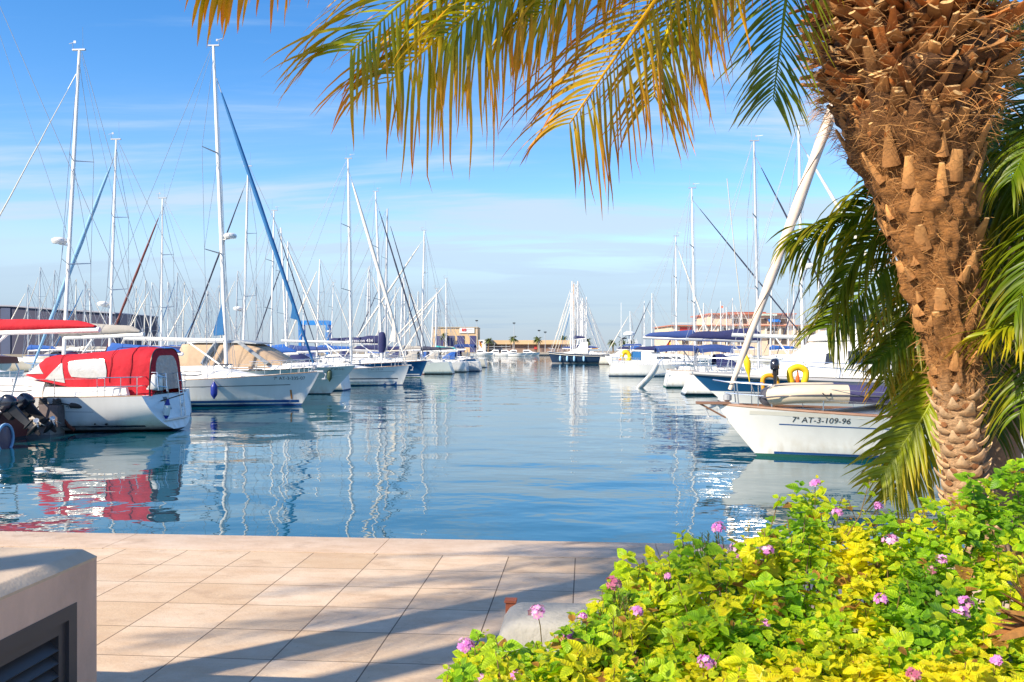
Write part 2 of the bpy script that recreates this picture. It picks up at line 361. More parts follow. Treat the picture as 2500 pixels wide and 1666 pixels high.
# ------------------------------------------------------------------ low rendered wall with a louvred vent (left foreground)
RENDER = mat('pinkish_render', (.72, .50, .38), .85, var=.24, vscale=3.5, bump=.004, bscale=60, streak=2)
CAPM = mat('weathered_cap', (.62, .48, .35), .85, var=.2, vscale=5, bump=.0015, bscale=60)
LOUV = mat('dark_grey_aluminium', (.055, .055, .06), .4, var=.1, vscale=4)
VOID = mat('vent_interior', (.01, .01, .012), .9)
def vent_wall():
    c = P(236, 1338, 4.03); zt = c.z-QZ
    root = empty('vent_wall', (c.x, c.y, QZ), -YAW, 'low pinkish rendered wall with weathered chamfered cap and dark louvred vent', 'wall')
    Lx, Ly, ch = 1.9, 2.6, .05                # local: x to the right face (0), y to the far face (0)
    b = MB(); y0, y1, z0, z1, dp = -.16, -1.9, .08, zt-.20, .07
    body = zt-ch
    def quad(p): b.add(p, [(0, 1, 2, 3)])
    # right face with the vent opening left out
    for (ya, yb, za, zb) in ((0, y0, 0, body), (y1, -Ly, 0, body), (y0, y1, 0, z0), (y0, y1, z1, body)):
        quad([(0, ya, za), (0, ya, zb), (0, yb, zb), (0, yb, za)])
    for q in (((0, y0, z0), (-dp, y0, z0), (-dp, y0, z1), (0, y0, z1)), ((0, y1, z0), (0, y1, z1), (-dp, y1, z1), (-dp, y1, z0)),
              ((0, y0, z1), (-dp, y0, z1), (-dp, y1, z1), (0, y1, z1)), ((0, y0, z0), (0, y1, z0), (-dp, y1, z0), (-dp, y0, z0))): quad(list(q))
    quad([(0, 0, 0), (-Lx, 0, 0), (-Lx, 0, body), (0, 0, body)]); quad([(-Lx, 0, 0), (-Lx, -Ly, 0), (-Lx, -Ly, body), (-Lx, 0, body)]); quad([(0, -Ly, 0), (0, -Ly, body), (-Lx, -Ly, body), (-Lx, -Ly, 0)])
    b.build('wall_body', RENDER, root, 0)
    b = MB(); n = 26; rows = []
    for i in range(n+1):
        y = -Ly*i/n; jt = .0025*mnoise.noise((y*6, 1, 2)); e = 0 if i else ch*.6
        rows.append([Vector((0, y, body)), Vector((.002+jt*.3, y, body+.012)), Vector((-ch*.75+jt, y-e, zt-.006)), Vector((-ch+jt, y-e, zt)), Vector((-Lx, y-e, zt+jt*.3))])
    b.loft(rows, False); b.add([rows[0][0], rows[0][1], rows[0][2], rows[0][3], rows[0][4], (-Lx, 0, body)], [(5, 4, 3, 2, 1, 0)])
    b.build('cap', CAPM, root, 30)
    v = empty('vent', (0, 0, 0)); v.parent = root
    f = MB(); fw = .06
    for (ya, yb, za, zb) in ((y0, y0-fw, z0, z1), (y1+fw, y1, z0, z1), (y0-fw, y1+fw, z1-fw, z1), (y0-fw, y1+fw, z0, z0+fw)):
        f.box((-.025, (ya+yb)/2, (za+zb)/2), (.055, abs(ya-yb), zb-za))
    for (ya, yb, za, zb) in ((y0-fw, y0-fw-.05, z0+fw, z1-fw), (y1+fw+.05, y1+fw, z0+fw, z1-fw), (y0-fw-.05, y1+fw+.05, z1-fw-.05, z1-fw), (y0-fw-.05, y1+fw+.05, z0+fw, z0+fw+.05)):
        f.box((-.036, (ya+yb)/2, (za+zb)/2), (.045, abs(ya-yb), zb-za))
    f.build('frame', LOUV, v, 0)
    s = MB(); zz = z0+fw+.08
    while zz < z1-fw-.06:
        s.add([(-.012, y0-fw-.05, zz-.028), (-.012, y1+fw+.05, zz-.028), (-.066, y1+fw+.05, zz+.022), (-.066, y0-fw-.05, zz+.022),
               (-.016, y0-fw-.05, zz-.033), (-.016, y1+fw+.05, zz-.033), (-.069, y1+fw+.05, zz+.017), (-.069, y0-fw-.05, zz+.017)],
              [(0, 1, 2, 3), (7, 6, 5, 4), (0, 4, 5, 1), (2, 6, 7, 3)]); zz += .055
    s.build('louvre_slats', LOUV, v, 0)
    s = MB(); s.add([(-dp, y0, z0), (-dp, y1, z0), (-dp, y1, z1), (-dp, y0, z1)], [(0, 1, 2, 3)]); s.build('vent_back', VOID, v, 0)
vent_wall()
# ------------------------------------------------------------------ planter wall that holds the shrubs, and the rusty stub beside it
GRANC = mat('grey_cast_stone', (.36, .345, .315), .85, var=.22, vscale=3.5, bump=.006, bscale=40)
RUST = mat('rusty_steel', (.20, .05, .025), .8, var=.3, vscale=20, bump=.003, bscale=60)
SOIL = mat('dark_soil', (.05, .035, .025), .95, var=.3, vscale=10, bump=.02, bscale=20)
def planter():
    c = P(1228, 1466, 4.2); zt = c.z-QZ
    root = empty('planter_wall', (c.x, c.y, QZ), -YAW, 'grey cast stone planter wall with rounded end under the lantana shrub', 'planter')
    th = .36; b = MB(); prof = []
    def ring(x, y0, y1, zs): return [Vector((x, y0, 0)), Vector((x, y0, zs-.02)), Vector((x, y0+.02, zs)), Vector((x, y1-.02, zs)), Vector((x, y1, zs-.02)), Vector((x, y1, 0))]
    b.loft([ring(x, -th, 0, zt-dz) for x, dz in ((0, .10), (.012, .062), (.035, .028), (.07, .006), (.10, 0), (4.6, 0))], True)
    b.build('kerb_stone', GRANC, root, 50)
    b = MB(); b.box((2.45, -1.55, .22), (4.3, 2.3, .44)); b.build('soil', SOIL, root, 0)
    b = MB(); b.box((2.4, -2.80, .3), (4.5, .16, .6)); b.build('rear_wall', GRANC, root, 0)
    r = P(1247, 1469, 4.6)
    o = empty('rusty_post', (r.x-.0, r.y, QZ), -YAW, 'short rusty red steel post beside the rounded planter end', 'post')
    b = MB(); b.box((0, 0, (r.z-QZ)/2), (.05, .05, r.z-QZ)); b.build('post', RUST, o, 0)
    b = MB(); b.box((0, 0, r.z-QZ+.006), (.062, .062, .012)); b.build('post_cap', RUST, o, 0)
planter()
# ------------------------------------------------------------------ boats
class Hull:
    """Parametric hull: x from the stern (0) to the bow (L), y half-breadth, z above the water."""
    def __init__(s, L, B, Fb, Fs, rake=.9, srake=.0, stern=.72, flare=.35, sag=.12, zb=-.35, pmax=.42, full=2.2, rise=0):
        s.__dict__.update(L=L, B=B, Fb=Fb, Fs=Fs, rake=rake, srake=srake, stern=stern, flare=flare, sag=sag, zb=zb, pmax=pmax, full=full, rise=rise)
    def sheer(s, t):
        t = max(0, min(1, t)); return s.Fs+(s.Fb-s.Fs)*t**1.5-s.sag*math.sin(PI*t)
    def plan(s, t):
        t = max(0, min(1, t))
        p = s.pmax
        k = 1-((t-p)/(1-p))**s.full if t > p else s.stern+(1-s.stern)*(1-((p-t)/p)**2)
        return max(.012, k)*s.B/2
    def half(s, t, v):
        a = .80-s.flare*ss(.45, 1, t)
        v = max(0, min(1, v)); low = ss(0, .38, v); r0 = .55-(.50*max(0, 1-t/.3)**.5 if s.rise else 0); k_ = max(0, 1-t/.3) if s.rise else 0; low = (1-k_)*low+k_*(1-(1-min(1, v/.8))**2.2)**.6
        return s.plan(t)*(a*(r0+(1-r0)*low)+(1-a)*v**(1.1+.8*t))
    def xs(s, v): return -s.srake*(1-v)
    def xb(s, v): return s.L-s.rake*max(0, 1-v)**1.1
    def zf(s, t): return s.zb+s.rise*max(0, 1-t/.4)**1.6
    def pt(s, t, z, side):
        sh = s.sheer(t); f = s.zf(t); z = max(z, f); v = (z-f)/(sh-f)
        return Vector((s.xs(v)+(s.xb(v)-s.xs(v))*t, side*s.half(t, v), z))
    def at(s, x, z):                              # (half-breadth, t) at length x and height z
        t = x/s.L
        for _ in range(6):
            f = s.zf(t); v = max(0, min(1, (z-f)/(s.sheer(t)-f))); t = min(1, max(0, (x-s.xs(v))/(s.xb(v)-s.xs(v))))
        return s.half(t, v), t
    def mesh(s, bands, nt=30, nv=9):
        """bands: [(z_top, material index)] fixed stripes from the keel up, the last reaching the sheer."""
        b = MB(); zs = [(s.zb, 0)]
        fixed = [s.zb]+[z for z, _ in bands[:-1]]; mi = [m for _, m in bands[:-1]]
        rows = len(fixed)+nv
        ts = [(i/nt)**.85 if i else 0 for i in range(nt+1)]; ts = [1-(1-i/nt)**1.25 for i in range(nt+1)]
        def zrow(r, t):
            return fixed[r] if r < len(fixed) else lerp(fixed[-1], s.sheer(t), (r-len(fixed)+1)/nv)
        rm = mi+[bands[-1][1]]*nv
        for side in (1, -1):
            rings = [[s.pt(t, zrow(r, t), side) for r in range(rows)] for t in ts]
            if side < 0: rings = [r for r in rings[::-1]]
            b.loft(rings, False, mi=lambda i, j: rm[j])
        L = [s.pt(0, zrow(r, 0), 1) for r in range(rows)]; R = [s.pt(0, zrow(r, 0), -1) for r in range(rows)]
        b.loft([R, L], False, mi=lambda i, j: rm[j])
        return b
    def deck(s, nt=24, drop=.03, camber=.07):
        rows = []
        for i in range(nt+1):
            t = i/nt; p = s.pt(t, s.sheer(t)-drop, 1); w = p.y-.004
            rows.append([Vector((p.x-.01*t, w*k, p.z+camber*(1-k*k)*min(1, w))) for k in (1, .6, 0, -.6, -1)])
        b = MB(); b.loft(rows, False); return b
def rail_pts(h, t0, t1, n, inset, dz): 
    out = []
    for i in range(n+1):
        t = lerp(t0, t1, i/n); p = h.pt(t, h.sheer(t), 1); out.append((p.x, max(.03, p.y-inset), p.z+dz, t))
    return out
def mast_px(o, d, px):
    k = (px-CX)/F; return (k*o.y-o.x)/(d.x-k*d.y)
def cover_rings(x0, x1, z0, z1, h0, h1, w, n=14, seed=0, y=0):
    rings = []
    for i in range(n+1):
        s = i/n; x = lerp(x0, x1, s); zb = lerp(z0, z1, s); hh = lerp(h0, h1, s**.7)*(1+.16*mnoise.noise((x*1.1, seed, 0)))
        hh *= .55+.45*ss(0, .06, s) if s < .06 else 1
        hh *= 1-.75*ss(.9, 1, s)
        ww = w*(1-.35*s)*(1+.2*mnoise.noise((x*1.7, seed+5, 0)))
        rings.append([Vector((x, y+ww*a+.25*ww*mnoise.noise((x*2, seed, a*3+c)), zb+hh*c)) for a, c in ((.55, -.12), (1, .1), (.85, .45), (.35, .88), (0, 1), (-.35, .88), (-.85, .45), (-1, .1), (-.55, -.12), (0, -.2))])
    return rings
def sailboat(label, group=None, d=50, end=('bow', 800), bow_right=True, L=11, B=3.6, Fb=1.45, Fs=1.1, mast=None, top=None, topx=None, hull=GEL, boot=None, antif=ANTIF,
             stay=None, stay_r=.07, stay_top=.93, boom=None, cover=None, cover_h=.5, spar=ALU, lod=0, srake=.3, rake=1.0, cabin=True, hood=None, radar=None, stripe=None,
             sheerband=None, furl_strip=None, yaw=0, spreaders=2, rig=True, rise=0, flap=None, mr=1.0, name='sailing_boat', boom_z=None, bimini=None, backstay=True, cabin_h=.42, stern=.72, flag=None, wires=True):
    th = -YAW if bow_right else PI-YAW
    th += yaw
    dr = Vector((math.cos(th), math.sin(th), 0)); e = Vector(((end[1]-CX)/F*d, d, 0))
    o = e-dr*L if end[0] == 'bow' else e
    root = empty(name, o, th, label, 'sailing boat', group)
    h = Hull(L, B, Fb, Fs, rake=rake, srake=srake, stern=stern, rise=rise)
    bands = [(.05, 0), (.11, 2), (.17, 1)] if boot else [(.07, 0)]
    mats = [antif, hull, boot or hull, stripe or hull]
    if stripe: bands += [(lerp(.2, Fs, .62), 1), (lerp(.2, Fs, .62)+.035, 3)]
    if sheerband: mats.append(sheerband); bands += [(Fs*.62, 1), (9, 4)]
    else: bands += [(9, 1)]
    nt, nv = ((34, 9), (22, 6), (14, 4))[lod]
    ho = h.mesh(bands, nt, nv).build('hull', mats, root, 40)
    h.deck((26, 16, 10)[lod]).build('deck', DECK, root, 60)
    if lod < 2:
        b = MB()
        for sd in (1, -1): b.tube([(x, sd*y, z) for x, y, z, t in rail_pts(h, 0, .995, 24, .02, .015)], .022, 5)
        b.build('toe_rail', TEAK if lod == 0 and hull is not GELG else ALUG, root)
    # coachroof
    mx = mast_px(o, dr, mast) if mast else None
    zc = h.sheer(.5)
    if cabin:
        b = MB(); rings = []; x0, x1 = .30*L, .80*L
        for i in range(13):
            s = i/12; x = lerp(x0, x1, s); w, t = h.at(x, h.sheer(x/L)-.02); w = w*.66*(1-.25*s); zd = h.sheer(x/L)-.01; hh = cabin_h*(1-ss(.45, 1.0, s))+.03
            rings.append([Vector((x, w*a, zd+hh*c)) for a, c in ((1.02, 0), (.98, .55), (.88, .9), (.5, 1.06), (0, 1.12), (-.5, 1.06), (-.88, .9), (-.98, .55), (-1.02, 0))])
        b.loft(rings, True); cb = b.build('cabin', DECK, root, 40)
        if lod < 2:
            for sd in (1, -1):
                for (a, c) in ((.06, .30), (.36, .52)) if lod == 0 else ((.06, .45),):
                    w = MB(); rr = []
                    for i in range(7):
                        s = lerp(a, c, i/6); k = s*12; j = min(int(k), 11); fr = k-j; sgn = 0 if sd > 0 else 8
                        q0 = rings[j][0 if sd > 0 else 8].lerp(rings[j+1][0 if sd > 0 else 8], fr); q1 = rings[j][1 if sd > 0 else 7].lerp(rings[j+1][1 if sd > 0 else 7], fr)
                        ease = math.sin(PI*min(1, max(0, (i+.35)/6.7)))**.3
                        q2 = rings[j][2 if sd > 0 else 6].lerp(rings[j+1][2 if sd > 0 else 6], fr)
                        off = Vector((0, sd*.008, 0)); rr.append([q1.lerp(q0, .45*ease)+off, q1.lerp(q2, .55*ease)+off])
                    w.loft(rr, False); w.build('window', DGLASS, cb, 60)
        if lod == 0:
            for xx in (.62, .74):
                w = MB(); w.box((xx*L, 0, h.sheer(xx)+cabin_h*(1.12 if xx < .65 else .55)+.03), (.5, .5, .05), top=(.9, .9)); w.build('hatch', DGLASS, cb)
    if lod < 2:                                  # cockpit coamings and wheel
        b = MB()
        for sd in (1, -1):
            w = h.at(.16*L, Fs)[0]; b.box((.17*L, sd*w*.72, Fs+.12), (.24*L, .22, .3), top=(.95, .6))
        b.box((.30*L, 0, Fs+.16), (.1, B*.5, .4)); b.build('coaming', DECK, root)
        b = MB(); M = Matrix.Rotation(PI/2, 3, 'Y')
        ring = [Vector((.10*L, .45*math.cos(2*PI*k/16), Fs+.75+.45*math.sin(2*PI*k/16))) for k in range(17)]
        b.tube(ring, .016, 5); b.tube([(.10*L, 0, Fs+.75), (.12*L, 0, Fs)], .05, 6)
        for k in range(5): b.tube([(.10*L, 0, Fs+.75), ring[int(k*3.2)]], .01, 4)
        b.build('steering_wheel', STEEL, root)
    # rails
    if lod < 2:
        b = MB(); r = .014 if lod == 0 else .018
        for sd in (1, -1):
            for t in [.12+.115*k for k in range(8)][:8]:
                p = h.pt(t, h.sheer(t), 1); b.tube([(p.x, sd*(p.y-.06), p.z), (p.x, sd*(p.y-.04), p.z+.62)], r, 5)
            for dz in (.60, .33):
                b.tube([(x, sd*y, z) for x, y, z, t in rail_pts(h, .10, .93, 14, .05, dz)], r*.6, 4)
        b.build('guard_rail', STEEL, root)
        b = MB(); bx = h.L
        for sd in (1, -1):
            pts = [(x, sd*y, z) for x, y, z, t in rail_pts(h, .90, .985, 5, .05, .62)]; b.tube(pts+[(bx+.12, 0, Fb+.66)], r*1.3, 6)
            pts = [(x, sd*y, z) for x, y, z, t in rail_pts(h, .90, .985, 5, .05, .33)]; b.tube(pts, r, 5)
            for t in (.90, .96):
                p = h.pt(t, h.sheer(t), 1); b.tube([(p.x, sd*max(.03, p.y-.05), p.z), (p.x+.06, sd*max(.03, p.y-.05), p.z+.62)], r*1.2, 5)
        b.build('bow_rail', STEEL, root)
        b = MB()
        for dz in (.62, .33):
            q = [Vector((x, y, z)) for x, y, z, t in rail_pts(h, .12, .01, 4, .06, dz)]
            b.tube(q+[Vector((p.x, -p.y, p.z)) for p in q[::-1]], r*1.2, 5)
        for x, y, z, t in rail_pts(h, .10, .015, 2, .06, 0):
            for sd in (1, -1): b.tube([(x, sd*y, z), (x, sd*y, z+.62)], r*1.2, 5)
        b.build('stern_rail', STEEL, root)
        b = MB(); b.box((L-.18, 0, Fb+.03), (.7, .16, .08)); b.tube([(L+.05, .05, Fb), (L+.30, 0, Fb-.12), (L+.22, 0, Fb-.34)], .03, 5); b.box((L+.2, 0, Fb-.33), (.16, .24, .05)); b.build('anchor', ALUG, root)
    if mx is not None:
        dm = o.y+mx*dr.y; zt = H-(top-HZ)/F*dm; xt = mast_px(o, dr, topx if topx is not None else mast)
        zb0 = h.sheer(min(1, max(0, mx/L)))+(cabin_h*.6 if cabin else 0); hm = zt-zb0; R = mr*(.0052*hm+.012 if lod < 2 else .006*hm+.02)
        mp = lambda s: Vector((lerp(mx, xt, s), 0, lerp(zb0, zt, s)))
        b = MB(); b.tube([mp(k/8) for k in range(9)], [R]*6+[R*.95, R*.85, R*.7], 10 if lod < 2 else 6, flat=.72)
        ms = b.build('mast', spar, root, 60)
        if lod < 2:
            b = MB(); b.box(mp(1)+Vector((.02, 0, .03)), (.55, .09, .06)); b.tube([mp(1)+Vector((-.15, 0, 0)), mp(1)+Vector((-.15, .02, .95))], .006, 4)
            b.tube([mp(1)+Vector((.25, 0, .03)), mp(1)+Vector((.3, 0, .3))], .012, 4); b.tube([mp(1)+Vector((.12, .1, .32)), mp(1)+Vector((.5, -.1, .32))], .012, 4); b.box(mp(1)+Vector((.14, .1, .32)), (.1, .02, .1))
            b.build('masthead_gear', WIRE, ms)
        sp = []
        for k in range(spreaders):
            s = (.36, .67)[k] if spreaders == 2 else .5
            for sd in (1, -1):
                q = mp(s)+Vector((-.35, sd*(.30-.05*k)*B, .12)); sp.append((s, sd, q))
                if lod < 2:
                    b = MB(); b.tube([mp(s)+Vector((0, sd*R*.5, 0)), q], [.04, .022], 6, flat=.5); b.build('spreader', WIRE, ms)
                else: pass
        if lod == 2:
            b = MB()
            for s, sd, q in sp: b.tube([mp(s), q], .025, 4)
            b.build('spreaders', WIRE, ms)
        if radar is not None:
            s, fw = radar; q = mp(s)+Vector((fw*(R+.36), 0, 0)); b = MB()
            b.lathe([(.02, -.13), (.26, -.11), (.31, -.02), (.30, .06), (.20, .13), (.02, .15)], 16, q); b.tube([mp(s)+Vector((0, 0, -.2)), q+Vector((0, 0, -.12))], .035, 5); b.build('radar_dome', GEL, ms)
        ft = mp(stay_top)+Vector((R, 0, 0)); fb = Vector((L-.25, 0, Fb+.22))
        if stay:
            b = MB(); q0 = fb.lerp(ft, .015); q1 = fb.lerp(ft, .95); n = 16
            b.tube([q0.lerp(q1, k/n)+Vector((0, .01*math.sin(k*2.3), 0)) for k in range(n+1)], [stay_r*(.30+.85*math.sin(PI*min(1, (k+.6)/n*.9))**.75)*(1+.07*math.sin(k*2.1)) if k < n else stay_r*.4 for k in range(n+1)], 8 if lod < 2 else 5)
            fs_ = b.build('furled_sail', stay, root, 60)
            if flap:
                a, c, w_ = flap; p0, p1 = fb.lerp(ft, a), fb.lerp(ft, c); b = MB(); q = [p0, p1, p0.lerp(p1, .12)+Vector((-w_, 0, 0))]
                b.loft([[p+Vector((0, y, 0)) for p in (q[0], q[0].lerp(q[1], .5), q[1], q[1].lerp(q[2], .5)+Vector((.1*w_, 0, 0)), q[2], q[2].lerp(q[0], .5))] for y in (-.04, .04)], True); b.build('sail_clew', stay, fs_, 0)
            if lod < 2: b = MB(); b.lathe([(.05, -.12), (.11, -.08), (.11, .04), (.04, .08)], 10, fb); b.tube([q1, ft], .02, 5); b.build('furling_drum', WIRE, fs_)
        if rig:
            b = MB(); wr = (.011, .012, .014)[lod]*max(1, (d/40)**.6)
            if not stay: b.tube([fb, ft], wr, 4)
            if backstay: b.tube([mp(.995)+Vector((-.1, 0, 0)), (.12, 0, Fs+.6), (.1, 0, Fs)], wr, 4)
            for sd in (1, -1):
                cp = Vector((mx-.25, sd*(h.at(min(L*.95, max(0, mx)), Fs)[0]*.92), h.sheer(min(1, max(0, mx/L))))); side = [q for s, s2, q in sp if s2 == sd]
                b.tube([cp]+side+[mp(.97)], wr, 4)
                if side: b.tube([cp+Vector((.2, -sd*.12, 0)), mp(.36 if spreaders == 2 else .5)], wr, 4); b.tube([side[0], mp(.66)], wr*.9, 4)
            if lod == 0:
                for k in range(3): b.tube([mp(.02)+Vector((.12+.03*k, .05*(k-1), 0)), mp(.9-.15*k)+Vector((.14, .04*(k-1), 0))], .007, 4)
            b.build('rigging', WIRE, root, 60)
        if boom:
            bz = boom_z if boom_z is not None else zb0+.95
            be = mast_px(o, dr, boom) if boom > 40 else mx-boom
            ez = bz+.12; b = MB(); br = .085 if lod < 2 else .09
            b.tube([(mx-.12, 0, bz), (lerp(mx, be, .5), 0, bz+.05), (be, 0, ez)], br, 8, flat=1.25)
            bo = b.build('boom', spar, root, 60)
            if lod < 2: b = MB(); b.tube([(lerp(mx, be, .38), 0, bz-.04), (mx-.1, 0, zb0+.15)], .045, 6); b.build('vang', spar, bo)
            if cover:
                b = MB(); b.loft(cover_rings(mx+.06, be+.15, bz+.10, ez+.10, cover_h*1.25, cover_h*.5, .17, 16 if lod < 2 else 9, random.random()*50), True)
                b.build('sail_cover', cover, bo, 60)
            b = MB(); b.tube([(be, 0, ez), mp(.985)+Vector((-.1, 0, 0))], .008*max(1, (d/40)**.6), 4); b.build('topping_lift', WIRE, bo)
    if hood:
        b = MB(); x0 = .31*L
        for xx in (0,):
            rr = []
            for i in range(6):
                s = i/5; x = x0-.25+s*1.45; w = B*.30; hh = (.95 if i < 3 else lerp(.95, .38, (i-2)/3))*(.97 if i == 0 else 1); zz = Fs+.18
                rr.append([Vector((x, w*math.cos(PI*k/10)*1.05, zz+hh*max(1e-9, math.sin(PI*k/10))**.45)) for k in range(11)])
            b.loft(rr, False)
        b.build('sprayhood', hood, root, 60)
    if bimini:
        x0, x1, zz, w = bimini[1]; b = MB(); rr = []
        for i in range(9):
            s = i/8; x = lerp(x0, x1, s); rr.append([Vector((x, w*k, zz+.22*(1-k*k)-.10*(2*s-1)**2+.02*mnoise.noise((x*2, k, 1)))) for k in (-1, -.7, -.3, 0, .3, .7, 1)]+[Vector((x, w*k, zz-.09+.2*(1-k*k)-.10*(2*s-1)**2-(.12 if abs(k) > .9 else 0))) for k in (1, .7, 0, -.7, -1)])
        b.loft(rr, True); bm_ = b.build('bimini', bimini[0], root, 50)
        for sd in (1, -1):
            for a, c in ((x0+.1, x0+.5), (x1-.1, x1-.5)): b = MB(); b.tube([(a, sd*w, zz), (c, sd*w, Fs)], .018, 5); b.build('bimini_pole', STEEL, bm_)
    if flag:
        x, zz = flag; b = MB(); b.tube([(x, .1, zz-.9), (x-.25, .1, zz+.3)], .014, 5); b.build('flagstaff', WIRE, root)
        f_ = MB(); rr = []
        for i in range(6): rr.append([Vector((x-.24-.07*i, .1+.06*math.sin(i*1.4), zz+.28-.55*j/6-.10*i)) for j in range(7)])
        f_.loft(rr, False, mi=lambda i, j: 1 if 2 <= j <= 3 else 0); f_.build('flag', [mat('flag_red', (.6, .05, .03), .8), mat('flag_yellow', (.8, .5, .02), .8)], root, 60)
    root['_h'] = 0; del root['_h']
    return root, h, o, dr
def hull_text(root, h, txt, size, x, z, side, m, reverse=False, tilt=0):
    """Lettering wrapped onto the hull side; x is where the text starts, running aft or forward so that it reads from outside."""
    vs, fs = text_mesh(txt, size); s = -1 if side > 0 else 1; out = []
    for v in vs:
        X = x+s*v.x; Z = z+v.y+tilt*v.x; y = h.at(X, Z)[0]; out.append((X, side*(y+.008), Z))
    b = MB(); b.add(out, fs); b.build('lettering', m, root, 0)
def hull_line(root, h, x0, x1, z0, z1, side, m, r=.018, name='pinstripe'):
    b = MB(); n = 14; up = []; lo = []
    for i in range(n+1):
        x = lerp(x0, x1, i/n); z = lerp(z0, z1, i/n)
        up.append(Vector((x, side*(h.at(x, z+r)[0]+.006), z+r))); lo.append(Vector((x, side*(h.at(x, z-r)[0]+.006), z-r)))
    b.loft([[a, c] for a, c in zip(lo, up)], False); b.build(name, m, root, 60)
def fender(w, label, m, tipm=None, length=.75, r=.14, group=None, rope=.5, tilt=0):
    o = empty('fender', w, 0, label, 'fender', group); M = Matrix.Rotation(tilt, 3, 'Y'); q = length
    b = MB(); t = tipm is not None
    pr = [(.03, .06), (.05, 0), (r*.55, -.05), (r*.92, -.14), (r, -.22), (r, -q+.22), (r*.92, -q+.14), (r*.55, -q+.05), (.05, -q), (.03, -q-.05)]
    rings = [[M @ Vector((a*math.cos(2*PI*k/14), a*math.sin(2*PI*k/14), z)) for k in range(14)] for a, z in pr]
    b.loft(rings, True, mi=(lambda i, j: 1 if i in (0, 1, 2, 6, 7, 8) else 0) if t else 0); b.build('fender_body', [m, tipm] if t else m, o, 60)
    b = MB(); b.tube([M @ Vector((0, 0, .05)), (0, .04, rope)], .012, 5); b.build('rope', ROPEW, o)
    return o
# ------------------------------------------------------------------ the boats of the photograph
def loc_x(o, dr, px, off=0): return mast_px(o, dr, px)
